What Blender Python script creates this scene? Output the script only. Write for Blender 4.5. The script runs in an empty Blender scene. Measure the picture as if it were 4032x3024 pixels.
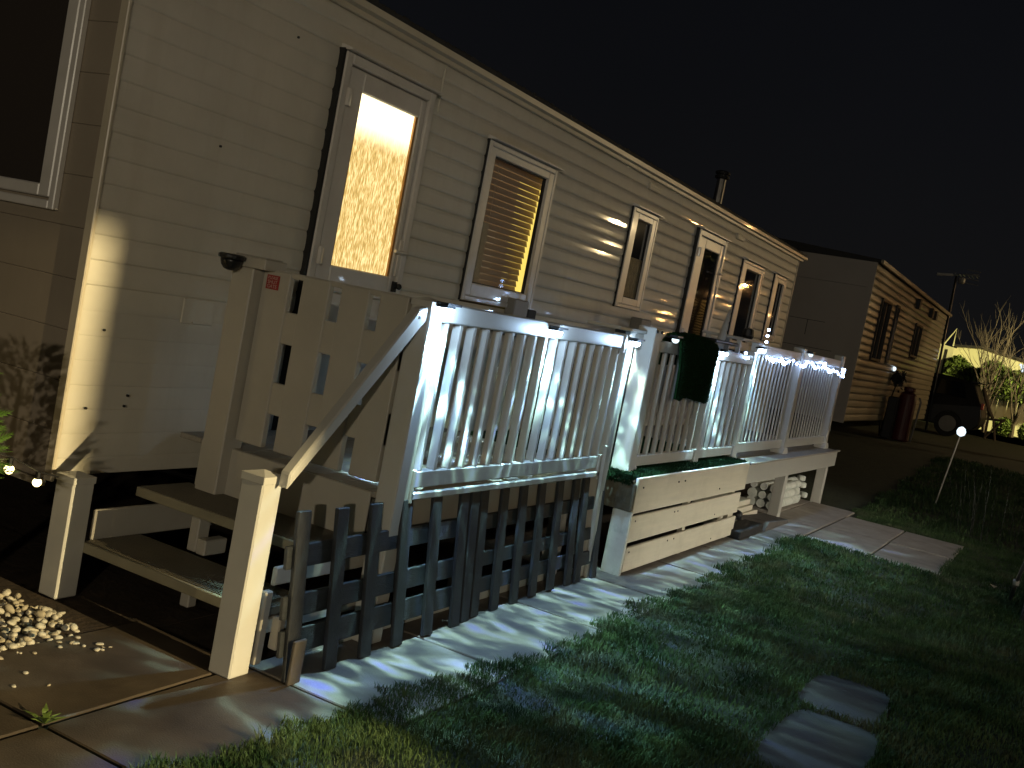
import bpy, bmesh, math, random
import numpy as np
from mathutils import Vector, Matrix
random.seed(7); rng = np.random.default_rng(11)
S = bpy.context.scene; C = S.collection
R = math.radians

# ------------------------------------------------------------------ camera
cam = bpy.data.objects.new("camera", bpy.data.cameras.new("camera")); C.objects.link(cam)
_a, _b, _c, _f = R(27.5957), R(-4.1691), R(11.0614), 4208.46
_F = Vector((math.cos(_a)*math.cos(_b), math.sin(_a)*math.cos(_b), math.sin(_b)))
_R0 = _F.cross(Vector((0, 0, 1))).normalized(); _U0 = _R0.cross(_F)
_R = math.cos(_c)*_R0 + math.sin(_c)*_U0; _U = -math.sin(_c)*_R0 + math.cos(_c)*_U0
cam.matrix_world = Matrix(((_R.x, _U.x, -_F.x, 0), (_R.y, _U.y, -_F.y, 0), (_R.z, _U.z, -_F.z, 1.5), (0, 0, 0, 1)))
cam.data.sensor_width = 36; cam.data.lens = _f/4032*36; cam.data.clip_end = 600; cam.data.clip_start = 0.05
S.camera = cam

# ------------------------------------------------------------------ night sky
W = bpy.data.worlds.new("World"); S.world = W; W.use_nodes = True
nt = W.node_tree; nt.nodes.clear()
out = nt.nodes.new("ShaderNodeOutputWorld"); bg = nt.nodes.new("ShaderNodeBackground")
tc = nt.nodes.new("ShaderNodeTexCoord"); sx = nt.nodes.new("ShaderNodeSeparateXYZ"); rmp = nt.nodes.new("ShaderNodeValToRGB")
nz = nt.nodes.new("ShaderNodeTexNoise"); nz.inputs["Scale"].default_value = 1.6; nz.inputs["Detail"].default_value = 4
mx = nt.nodes.new("ShaderNodeMix"); mx.data_type = 'RGBA'; mx.blend_type = 'MULTIPLY'; mx.inputs[0].default_value = 0.5
nt.links.new(tc.outputs["Generated"], sx.inputs[0]); nt.links.new(tc.outputs["Generated"], nz.inputs["Vector"])
nt.links.new(sx.outputs[2], rmp.inputs[0])
rmp.color_ramp.elements[0].position = 0.0; rmp.color_ramp.elements[0].color = (.0092, .0090, .0092, 1)
rmp.color_ramp.elements[1].position = 0.75; rmp.color_ramp.elements[1].color = (.0022, .0034, .0062, 1)
e_ = rmp.color_ramp.elements.new(0.22); e_.color = (.0066, .0070, .0086, 1)
nt.links.new(rmp.outputs[0], mx.inputs[6]); nt.links.new(nz.outputs[0], mx.inputs[7])
nt.links.new(mx.outputs[2], bg.inputs[0]); bg.inputs[1].default_value = 0.78; nt.links.new(bg.outputs[0], out.inputs[0])

S.view_settings.view_transform = 'Standard'; S.view_settings.look = 'None'
S.view_settings.gamma = 1; S.view_settings.exposure = 0; S.view_settings.use_curve_mapping = False
S.cycles.sample_clamp_indirect = 2.5; S.cycles.max_bounces = 6
S.cycles.use_light_tree = True

def lamp(name, kind, loc, energy, col, aim=None, size=0.1, spot=None, blend=0.3, square=False):
    l = bpy.data.lights.new(name, kind); l.energy = energy; l.color = col
    if kind in ('POINT', 'SPOT'): l.shadow_soft_size = size
    if kind == 'SPOT': l.spot_size = R(spot); l.spot_blend = blend; l.use_square = square
    if kind == 'AREA': l.shape = 'RECTANGLE'; l.size = size[0]; l.size_y = size[1]
    o = bpy.data.objects.new(name, l); C.objects.link(o); o.location = loc
    if aim is not None:
        o.rotation_euler = (Vector(aim)-Vector(loc)).to_track_quat('-Z', 'Y').to_euler()
    return o
# street lamp behind the photographer's left shoulder (shadows of pickets and handrail run along 1.6,1)
lamp("street_lamp_light", 'POINT', (-13.5, -7.9, 3.9), 2500, (1.0, .87, .65), size=.12)
# window light opposite, cut by an added hood into a hard-edged corner patch
lamp("opposite_window_light", 'POINT', (2.60, -6.5, 3.0), 6300, (1.0, .80, .42), size=.004)
lamp("lawn_fill_light", 'POINT', (8.5, -6.0, 2.2), 1500, (1.0, .93, .76), size=.022)  # added fill for skirt boards and lawn, no lamp known there
# wall lights of the pitch opposite the deck
lamp("opposite_wall_light", 'POINT', (9.5, -9.0, 2.6), 130, (1.0, .84, .62), size=.15)
# site lamp further down the lane
lamp("lane_lamp_light", 'POINT', (31.0, -6.5, 4.6), 1000, (1.0, .74, .38), size=.12)
lamp("far_lane_light", 'SPOT', (37.0, -1.5, 5.0), 3600, (1.0, .86, .40), aim=(44, 3.5, 1.0), size=.2, spot=100, blend=.5)

random.seed(4)
for q_ in range(11):
    gx = random.uniform(31, 46); gy, gz, ge = 7.2-gx*3.6/random.uniform(9.2, 13.8), random.uniform(1.6, 4.4), random.uniform(14, 60)
    lamp("added_glint_light", 'POINT', (gx, gy, gz), ge, (1.0, .50, .16), size=.04)  # unseen orange lamps added to make glints on the cladding
random.seed(7)
# ------------------------------------------------------------------ materials
MATS = {}
DSTR = {'cream_cladding': (9, 9, .5), 'yellow_cream_cladding': (3, 3, .5), 'shaded_end_cladding': (5, 5, .5)}
def mat(name, col, rough=.6, var=.12, scale=6., bump=0., bscale=40., spec=.5, coat=0., metal=0., col2=None, dist=0., stretch=None, dirt=0., dirtcol=(.05, .06, .03), dscale=1.2):
    m = bpy.data.materials.new(name); m.use_nodes = True; n = m.node_tree; b = n.nodes["Principled BSDF"]
    N = lambda t: n.nodes.new(t); L = n.links.new
    g = N("ShaderNodeNewGeometry"); vec = g.outputs["Position"]
    if stretch:
        mp = N("ShaderNodeMapping"); mp.inputs["Scale"].default_value = stretch; L(vec, mp.inputs[0]); vec = mp.outputs[0]
    t = N("ShaderNodeTexNoise"); t.inputs["Scale"].default_value = scale; t.inputs["Detail"].default_value = 6; t.inputs["Roughness"].default_value = .6; t.inputs["Distortion"].default_value = dist
    L(vec, t.inputs["Vector"])
    r = N("ShaderNodeValToRGB"); r.color_ramp.elements[0].position = .32; r.color_ramp.elements[1].position = .7
    c1 = [max(0, c*(1-var)) for c in col]; c2 = [min(1, c*(1+var)) for c in col] if col2 is None else col2
    r.color_ramp.elements[0].color = (*c1, 1); r.color_ramp.elements[1].color = (*c2, 1); L(t.outputs[0], r.inputs[0])
    co = r.outputs[0]
    if dirt:
        t2 = N("ShaderNodeTexNoise"); t2.inputs["Scale"].default_value = dscale; t2.inputs["Detail"].default_value = 8; t2.inputs["Roughness"].default_value = .65
        dv = g.outputs["Position"]
        if name in DSTR: mp2 = N("ShaderNodeMapping"); mp2.inputs["Scale"].default_value = DSTR[name]; L(dv, mp2.inputs[0]); dv = mp2.outputs[0]; t2.inputs["Scale"].default_value = 1
        L(dv, t2.inputs["Vector"])
        r2 = N("ShaderNodeValToRGB"); r2.color_ramp.elements[0].position = .5; r2.color_ramp.elements[1].position = .75
        r2.color_ramp.elements[0].color = (0, 0, 0, 1); r2.color_ramp.elements[1].color = (dirt, dirt, dirt, 1); L(t2.outputs[0], r2.inputs[0])
        x = N("ShaderNodeMix"); x.data_type = 'RGBA'; L(r2.outputs[0], x.inputs[0]); L(co, x.inputs[6]); x.inputs[7].default_value = (*dirtcol, 1); co = x.outputs[2]
    L(co, b.inputs["Base Color"])
    rr = N("ShaderNodeMapRange"); rr.inputs[3].default_value = max(.02, rough-.08); rr.inputs[4].default_value = min(1, rough+.1); L(t.outputs[0], rr.inputs[0]); L(rr.outputs[0], b.inputs["Roughness"])
    b.inputs["Specular IOR Level"].default_value = spec; b.inputs["Metallic"].default_value = metal
    if coat: b.inputs["Coat Weight"].default_value = coat; b.inputs["Coat Roughness"].default_value = .05
    if bump:
        t3 = N("ShaderNodeTexNoise"); t3.inputs["Scale"].default_value = bscale; t3.inputs["Detail"].default_value = 6; L(vec, t3.inputs["Vector"])
        bp = N("ShaderNodeBump"); bp.inputs["Strength"].default_value = bump; bp.inputs["Distance"].default_value = .01; L(t3.outputs[0], bp.inputs["Height"]); L(bp.outputs[0], b.inputs["Normal"])
    MATS[name] = m; return m
def emat(name, col, strength):
    m = bpy.data.materials.new(name); m.use_nodes = True; n = m.node_tree; n.nodes.clear()
    o = n.nodes.new("ShaderNodeOutputMaterial"); e = n.nodes.new("ShaderNodeEmission"); e.inputs[0].default_value = (*col, 1); e.inputs[1].default_value = strength
    n.links.new(e.outputs[0], o.inputs[0]); MATS[name] = m; return m
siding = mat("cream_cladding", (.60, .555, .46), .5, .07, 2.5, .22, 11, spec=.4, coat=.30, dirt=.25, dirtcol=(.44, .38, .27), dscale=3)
siding_end = mat("shaded_end_cladding", (.30, .25, .19), .45, .08, 2.0, .05, 4, dirt=.4, dirtcol=(.2, .16, .11))  # shade on the end wall put into a darker cream
trim = mat("white_frame_plastic", (.62, .58, .53), .30, .06, 4, .02, 20, coat=.3, dirt=.25, dirtcol=(.35, .31, .25), dscale=5)
rubber = mat("black_seal", (.012, .012, .012), .6, .2, 10)
pvc = mat("white_deck_plastic", (.49, .475, .43), .32, .05, 5, .03, 30, coat=.25, dirt=.35, dirtcol=(.50, .47, .38), dscale=4)
gatep = mat("ivory_gate_plastic", (.42, .39, .33), .42, .05, 5, .02, 30, dirt=.3, dirtcol=(.38, .34, .26), dscale=3)
skirtp = mat("painted_cream_board", (.66, .61, .49), .55, .07, 8, .08, 60, stretch=(.3, 1, 4), dirt=.4, dirtcol=(.42, .38, .28), dscale=4)
paintw = mat("worn_white_paint", (.66, .68, .62), .6, .08, 10, .15, 30, dirt=.7, dirtcol=(.20, .24, .20), dscale=7)
darkwood = mat("charcoal_stained_wood", (.020, .023, .027), .6, .35, 12, .35, 60, stretch=(8, 8, .6), dirt=.4, dirtcol=(.05, .046, .042), dscale=9)
darkrail = mat("charcoal_rail_wood", (.026, .030, .034), .6, .35, 12, .35, 60, stretch=(.6, 8, 8), dirt=.4, dirtcol=(.02, .02, .02), dscale=9)
oldwood = mat("dark_mossy_wood", (.10, .095, .07), .85, .4, 7, .5, 30, dirt=.9, dirtcol=(.008, .008, .008), dscale=4)
plank = mat("grey_composite_plank", (.30, .27, .22), .5, .12, 12, .25, 120, stretch=(.4, 6, 6), dirt=.5, dirtcol=(.14, .12, .09), dscale=3)
tread = mat("ribbed_tread", (.12, .105, .075), .5, .12, 12, .3, 120, stretch=(6, .4, 6), dirt=.5, dirtcol=(.07, .06, .04), dscale=3)
slab_brown = mat("dark_brown_concrete", (.062, .046, .031), .55, .3, 5, .18, 160, dirt=.9, dirtcol=(.030, .020, .012), dscale=2.2)  # darker, browner concrete for the slabs left of the steps
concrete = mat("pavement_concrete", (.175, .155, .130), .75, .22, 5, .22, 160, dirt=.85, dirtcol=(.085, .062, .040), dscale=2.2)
paving = mat("paving_slab_stone", (.34, .30, .26), .85, .14, 7, .4, 120, dirt=.6, dirtcol=(.16, .13, .10), dscale=2)
greyst = mat("grey_stepping_stone", (.06, .06, .063), .85, .15, 10, .4, 120, dirt=.5, dirtcol=(.10, .10, .10), dscale=4)
soil = mat("damp_soil", (.035, .022, .012), .8, .4, 9, .8, 40)
turfbase = mat("lawn_soil", (.018, .028, .010), .95, .5, 8, .8, 30)
roofm = mat("dark_roof_tile_sheet", (.018, .018, .018), .8, .3, 20, .8, 30)
fasc = mat("cream_fascia", (.55, .48, .36), .35, .06, 3, coat=.2, dirt=.3, dirtcol=(.3, .26, .17))
black = mat("black_plastic", (.010, .010, .011), .35, .2, 10)
blackm = mat("black_matte", (.008, .008, .009), .7, .3, 10)
steel = mat("flue_steel", (.45, .43, .40), .30, .1, 10, metal=1.)
greyp = mat("grey_plastic_box", (.20, .19, .17), .5, .1, 10)
turf = mat("artificial_turf", (.009, .034, .011), .9, .45, 60, 1.0, 250, spec=.15)
redsign = mat("red_sign_enamel", (.30, .020, .018), .5, .15, 30)
signink = mat("sign_lettering", (.50, .36, .32), .6, .05, 30)
pebm = mat("pale_pebble", (.44, .40, .31), .6, .18, 14, .3, 60)
pebm2 = mat("buff_pebble", (.34, .29, .20), .65, .2, 14, .3, 60)
redgas = mat("red_gas_bottle_paint", (.05, .003, .003), .55, .2, 10, dirt=.4, dirtcol=(.03, .01, .01))
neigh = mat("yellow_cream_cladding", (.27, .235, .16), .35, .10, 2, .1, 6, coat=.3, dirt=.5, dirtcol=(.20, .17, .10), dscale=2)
neighend = mat("dull_end_cladding", (.30, .27, .24), .6, .06, 1.5)
farw = mat("far_white_cladding", (.66, .66, .42), .5, .06, 1)
carp = mat("black_car_paint", (.004, .004, .005), .4, .2, 8, spec=.3)
carg = mat("car_glass", (.008, .009, .010), .06, .1, 8, spec=.6)
tyre = mat("tyre_rubber", (.010, .010, .010), .8, .2, 20)
bark = mat("bare_bark", (.065, .050, .034), .85, .3, 30, .6, 60)
leafm = mat("hedge_leaf", (.10, .15, .03), .6, .5, 4, spec=.3)
conif = mat("conifer_leaf", (.10, .20, .030), .6, .4, 25, spec=.3)
reedm = mat("dry_reed", (.009, .010, .008), .8, .3, 20)
blindm = mat("white_blind_slat", (.56, .50, .42), .5, .04, 10)
_n = blindm.node_tree; _t = _n.nodes.new("ShaderNodeBsdfTranslucent"); _t.inputs[0].default_value = (.85, .68, .46, 1); _m = _n.nodes.new("ShaderNodeMixShader"); _m.inputs[0].default_value = .22
_n.links.new(_n.nodes["Principled BSDF"].outputs[0], _m.inputs[1]); _n.links.new(_t.outputs[0], _m.inputs[2]); _n.links.new(_m.outputs[0], _n.nodes["Material Output"].inputs[0])
lensw = emat("lit_led_lens", (.62, .80, 1.0), 30)
fairym = emat("lit_fairy_bulb", (.40, .58, 1.0), 38)
warmbulb = emat("lit_warm_bulb", (1.0, .78, .30), 7)
coolbulb = emat("dim_cool_bulb", (.75, .9, 1.0), 1.6)
roomlit = emat("lit_room_wall", (1.0, .72, .14), 1.5)
roomdim = emat("lit_room_shade", (.85, .48, .18), .42)

def glass(name, col=(.02, .02, .02), bump=.0, bscale=3., stretch=(1, 1, 1), trans=.0, rough=.03):
    m = bpy.data.materials.new(name); m.use_nodes = True; n = m.node_tree; b = n.nodes["Principled BSDF"]; L = n.links.new
    b.inputs["Base Color"].default_value = (*col, 1); b.inputs["Roughness"].default_value = rough; b.inputs["Specular IOR Level"].default_value = .8
    if bump:
        g = n.nodes.new("ShaderNodeNewGeometry"); mp = n.nodes.new("ShaderNodeMapping"); mp.inputs["Scale"].default_value = stretch
        t = n.nodes.new("ShaderNodeTexNoise"); t.inputs["Scale"].default_value = bscale; t.inputs["Detail"].default_value = 2
        bp = n.nodes.new("ShaderNodeBump"); bp.inputs["Strength"].default_value = bump; bp.inputs["Distance"].default_value = .02
        L(g.outputs["Position"], mp.inputs[0]); L(mp.outputs[0], t.inputs["Vector"]); L(t.outputs[0], bp.inputs["Height"]); L(bp.outputs[0], b.inputs["Normal"])
    if trans:
        o = n.nodes["Material Output"]; tr = n.nodes.new("ShaderNodeBsdfTransparent"); ms = n.nodes.new("ShaderNodeMixShader"); ms.inputs[0].default_value = trans
        L(b.outputs[0], ms.inputs[1]); L(tr.outputs[0], ms.inputs[2]); L(ms.outputs[0], o.inputs[0])
    MATS[name] = m; return m
darkglass = glass("dark_window_glass", (.010, .011, .012), .12, 1.3, (1, 1, 1.6))
clearglass = glass("clear_window_glass", (.012, .012, .012), .0, trans=.86)
neighglass = glass("neighbour_glass", (.006, .006, .006), .1, 1.0)
# lit frosted door glass: streaky pressed glass in front of a bright hallway
frost = bpy.data.materials.new("lit_frosted_door_glass"); frost.use_nodes = True
n = frost.node_tree; b = n.nodes["Principled BSDF"]; L = n.links.new
g = n.nodes.new("ShaderNodeNewGeometry"); mp = n.nodes.new("ShaderNodeMapping"); mp.inputs["Scale"].default_value = (150, 1, 26)
t = n.nodes.new("ShaderNodeTexNoise"); t.inputs["Scale"].default_value = 1.0; t.inputs["Detail"].default_value = 3; t.inputs["Distortion"].default_value = .15
L(g.outputs["Position"], mp.inputs[0]); L(mp.outputs[0], t.inputs["Vector"])
r = n.nodes.new("ShaderNodeValToRGB"); r.color_ramp.elements[0].position = .36; r.color_ramp.elements[0].color = (.58, .36, .09, 1)
r.color_ramp.elements[1].position = .66; r.color_ramp.elements[1].color = (1.35, 1.08, .50, 1); L(t.outputs[0], r.inputs[0])
e_ = r.color_ramp.elements.new(.5); e_.color = (.88, .58, .18, 1)
sp = n.nodes.new("ShaderNodeSeparateXYZ"); L(g.outputs["Position"], sp.inputs[0])
z1 = n.nodes.new("ShaderNodeMapRange"); z1.inputs[1].default_value = 2.17; z1.inputs[2].default_value = 2.32; z1.inputs[3].default_value = 0; z1.inputs[4].default_value = 1; z1.interpolation_type = 'SMOOTHSTEP'
L(sp.outputs[2], z1.inputs[0])
mm = n.nodes.new("ShaderNodeMix"); mm.data_type = 'RGBA'; L(z1.outputs[0], mm.inputs[0]); L(r.outputs[0], mm.inputs[6]); mm.inputs[7].default_value = (2.2, 1.9, 1.15, 1)
L(mm.outputs[2], b.inputs["Emission Color"]); b.inputs["Emission Strength"].default_value = 1.0
b.inputs["Base Color"].default_value = (.15, .12, .08, 1); b.inputs["Roughness"].default_value = .25

# ------------------------------------------------------------------ mesh helpers
class MB:
    def __init__(s): s.v = []; s.f = []
    def add(s, vs, fs):
        k = len(s.v); s.v += [tuple(v) for v in vs]; s.f += [tuple(i+k for i in f) for f in fs]; return s
    def box(s, x0, x1, y0, y1, z0, z1):
        return s.add([(x0,y0,z0),(x1,y0,z0),(x1,y1,z0),(x0,y1,z0),(x0,y0,z1),(x1,y0,z1),(x1,y1,z1),(x0,y1,z1)],
                     [(0,3,2,1),(4,5,6,7),(0,1,5,4),(1,2,6,5),(2,3,7,6),(3,0,4,7)])
    def prism(s, pts, axis, a, b):       # polygon pts in the two other axes, extruded along axis
        n = len(pts); f = {'x': lambda p, t: (t, p[0], p[1]), 'y': lambda p, t: (p[0], t, p[1]), 'z': lambda p, t: (p[0], p[1], t)}[axis]
        vs = [f(p, a) for p in pts]+[f(p, b) for p in pts]
        return s.add(vs, [tuple(range(n))[::-1], tuple(range(n, 2*n))]+[(i, (i+1) % n, n+(i+1) % n, n+i) for i in range(n)])
    def tube(s, p, r, n=8, cap=True):    # polyline p with radius or list of radii
        p = [Vector(q) for q in p]; rs = r if hasattr(r, '__len__') else [r]*len(p); rings = []; k = len(s.v)
        up = None
        for i, q in enumerate(p):
            d = (p[min(i+1, len(p)-1)]-p[max(i-1, 0)]).normalized()
            if up is None: up = d.orthogonal().normalized()
            a = (up-d*up.dot(d)).normalized(); b_ = d.cross(a); up = a
            for j in range(n):
                t_ = 2*math.pi*j/n; s.v.append(tuple(q+(a*math.cos(t_)+b_*math.sin(t_))*rs[i]))
        for i in range(len(p)-1):
            for j in range(n):
                s.f.append((k+i*n+j, k+i*n+(j+1) % n, k+(i+1)*n+(j+1) % n, k+(i+1)*n+j))
        if cap: s.f.append(tuple(k+j for j in range(n))[::-1]); s.f.append(tuple(k+(len(p)-1)*n+j for j in range(n)))
        return s
    def lathe(s, c, prof, n=16, axis='z'):
        k = len(s.v)
        for (r_, h) in prof:
            for j in range(n):
                t_ = 2*math.pi*j/n; u, v = r_*math.cos(t_), r_*math.sin(t_)
                s.v.append({'z': (c[0]+u, c[1]+v, c[2]+h), 'y': (c[0]+u, c[1]+h, c[2]+v), 'x': (c[0]+h, c[1]+u, c[2]+v)}[axis])
        for i in range(len(prof)-1):
            for j in range(n):
                s.f.append((k+i*n+j, k+i*n+(j+1) % n, k+(i+1)*n+(j+1) % n, k+(i+1)*n+j))
        s.f.append(tuple(k+j for j in range(n))[::-1]); s.f.append(tuple(k+(len(prof)-1)*n+j for j in range(n))); return s
    def ball(s, c, r, n=8, m=6, sz=(1, 1, 1)):
        k = len(s.v)
        for i in range(m+1):
            a = math.pi*i/m
            for j in range(n):
                t_ = 2*math.pi*j/n; s.v.append((c[0]+r*sz[0]*math.sin(a)*math.cos(t_), c[1]+r*sz[1]*math.sin(a)*math.sin(t_), c[2]+r*sz[2]*math.cos(a)))
        for i in range(m):
            for j in range(n): s.f.append((k+i*n+j, k+(i+1)*n+j, k+(i+1)*n+(j+1) % n, k+i*n+(j+1) % n))
        return s
def make_mesh(name, mb, m, centre, bevel=0, smooth=False):
    me = bpy.data.meshes.new(name); me.from_pydata([(v[0]-centre[0], v[1]-centre[1], v[2]-centre[2]) for v in mb.v], [], mb.f); me.materials.append(m)
    bm = bmesh.new(); bm.from_mesh(me); bmesh.ops.recalc_face_normals(bm, faces=bm.faces)
    if bevel: bmesh.ops.bevel(bm, geom=[e for e in bm.edges if len(e.link_faces) == 2 and e.calc_face_angle(0) > .6], offset=bevel, segments=1, affect='EDGES', profile=.6, clamp_overlap=True)
    bm.to_mesh(me); bm.free()
    if smooth:
        for p_ in me.polygons: p_.use_smooth = True
    return me
def wloc(o):
    v = Vector(o.location)
    while o.parent: o = o.parent; v += Vector(o.location)
    return v
def obj(name, mb, m, parent=None, bevel=0, smooth=False, label=None, base=False):
    a = np.array(mb.v); c = (a.min(0)+a.max(0))/2
    if base: c[2] = a[:, 2].min()
    o = bpy.data.objects.new(name, make_mesh(name, mb, m, c, bevel, smooth)); C.objects.link(o)
    if parent is not None: o.parent = parent; o.location = Vector(c)-wloc(parent)
    else: o.location = c
    if label: o['label'] = label
    return o
def dupp(o, parent, d):
    c = o.copy(); C.objects.link(c); c.parent = parent; c.location = Vector(o.location)+Vector(d); return c
def tag(o, label=None, cat=None, group=None, kind=None):
    if label: o['label'] = label
    if cat: o['category'] = cat
    if group: o['group'] = group
    if kind: o['kind'] = kind
    return o
def thing(name, label, cat, loc=(0, 0, 0), group=None):
    o = bpy.data.objects.new(name, None); o.empty_display_size = .1; C.objects.link(o); o.location = loc; return tag(o, label, cat, group)
def solo(name, mb, m, label, cat, group=None, bevel=0, smooth=False): return tag(obj(name, mb, m, None, bevel, smooth, base=True), label, cat, group)
def struct(name, mb, m, **k): return tag(obj(name, mb, m, None, **k), kind='structure')
def copy_tree(o, loc, label):
    c = o.copy(); C.objects.link(c); c.location = loc; c['label'] = label
    for ch in list(o.children):
        d = ch.copy(); C.objects.link(d); d.parent = c
        for g_ in list(ch.children): e = g_.copy(); C.objects.link(e); e.parent = d
    return c
def bx(*a): return MB().box(*a)
def quadcloud(P, N_, size, aspect=1.6, up=.3):
    """leaf faces: P (n,3) centres"""
    n_ = len(P); d = rng.normal(size=(n_, 3)); d[:, 2] += up; d /= np.linalg.norm(d, axis=1)[:, None]
    q = rng.normal(size=(n_, 3)); q -= d*(q*d).sum(1)[:, None]; q /= np.linalg.norm(q, axis=1)[:, None]
    s_ = size*rng.uniform(.6, 1.4, n_)[:, None]
    v = np.stack([P-d*s_*aspect, P+q*s_*.6, P+d*s_*aspect, P-q*s_*.6], 1).reshape(-1, 3)
    return v, np.arange(n_*4).reshape(-1, 4)
def np_mesh(name, v, f, m, parent=None, centre=None):
    c = (v.min(0)+v.max(0))/2 if centre is None else np.array(centre); v = v-c
    me = bpy.data.meshes.new(name); k = f.shape[1]
    me.vertices.add(len(v)); me.vertices.foreach_set("co", v.astype(np.float32).ravel())
    me.loops.add(f.size); me.loops.foreach_set("vertex_index", f.astype(np.int32).ravel())
    me.polygons.add(len(f)); me.polygons.foreach_set("loop_start", np.arange(0, f.size, k, dtype=np.int32)); me.polygons.foreach_set("loop_total", np.full(len(f), k, dtype=np.int32))
    me.update(calc_edges=True); me.materials.append(m)
    o = bpy.data.objects.new(name, me); C.objects.link(o); o.location = c
    if parent is not None: o.parent = parent; o.location = Vector(c)-wloc(parent)
    return o
def zg(x): return .35*min(1, max(0, (x-12.5)/7.5))**1.0 if x > 12.5 else 0.

# ------------------------------------------------------------------ ground
gb = MB(); xs = [-60, -10, 0, 5, 12.5, 14, 16, 18, 20, 24, 30, 60, 140]; ys = [-80, -20, -5, 0, 2, 4, 8, 30, 90]
for x in xs:
    for y in ys: gb.v.append((x, y, zg(x)-.014))
for i in range(len(xs)-1):
    for j in range(len(ys)-1):
        a = i*len(ys)+j; gb.f.append((a, a+len(ys), a+len(ys)+1, a+1))
struct("ground", gb, turfbase)
struct("soil_bed", bx(1.2, 3.4, 2.95, 6.0, -.06, -.007), soil)
struct("undercroft_ground", bx(3.09, 12.6, 2.50, 7, -.06, -.010), soil)
struct("lane", MB().add([(19.5, -30, .322), (24.5, -30, .322), (30, 3.05, .322), (20.2, 3.05, .322)], [(0, 1, 2, 3)]), soil)
struct("driveway", MB().add([(25.8, -10, .328), (33.2, -10, .328), (33.8, 8, .328), (27.2, 8, .328)], [(0, 1, 2, 3)]), paving)

path = bpy.data.objects.new("pavement", None); C.objects.link(path); path['kind'] = 'structure'
def slab(x0, x1, y0, y1, m=concrete, dz=0, par=None):
    tilt = random.uniform(-.003, .003)
    b_ = bx(x0+.006, x1-.006, y0+.006, y1-.006, -.05, 0+dz)
    b_.v = [(v[0], v[1], v[2]+tilt*(1 if v[0] > (x0+x1)/2 else -1)) for v in b_.v]
    return obj("slab", b_, m, par or path, bevel=.004)
xj = [.4, 1.3, 2.20, 3.07, 3.97, 4.93, 5.90, 6.85, 7.8, 8.7, 9.42]
for i in range(len(xj)-1): slab(xj[i], xj[i+1], 1.975 if i < 3 else 1.80, 2.48, slab_brown if i < 3 else concrete)
for i in range(3): slab(xj[i], xj[i+1], 2.486, 3.03, slab_brown)
for a, b_ in ((9.42, 10.3), (10.3, 11.15), (11.15, 12.05)): slab(a, b_, 1.86, 2.34, paving); slab(a, b_, 2.345, 2.85, paving)
for i, (a, b_) in enumerate(((9.42, 10.50), (10.50, 11.58))):
    for c_, d_ in ((.70, 1.27), (1.275, 1.85)): slab(a, b_, c_, d_, paving, .004*i)

# stepping stones in the lawn
def stone(cx, cy, w, d, rot, lab):
    pts = []
    for i in range(28):
        t_ = 2*math.pi*i/28; c_, s_ = math.cos(t_), math.sin(t_)
        e = (abs(c_)**7+abs(s_)**7)**(-1/7); rr = e*(1+random.uniform(-.035, .02))
        u, v = c_*rr*w/2, s_*rr*d/2; pts.append((cx+u*math.cos(rot)-v*math.sin(rot), cy+u*math.sin(rot)+v*math.cos(rot)))
    solo("stepping_stone", MB().prism(pts, 'z', -.05, -.002), greyst, lab, "stepping stone", "stepping stones in the lawn", bevel=.002)
stone(5.17, .665, .66, .40, .04, "grey stepping stone farther out in the lawn towards the paved corner")
stone(4.40, .62, .88, .42, -.02, "grey stepping stone in the lawn nearer the bottom of the photo")

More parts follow.
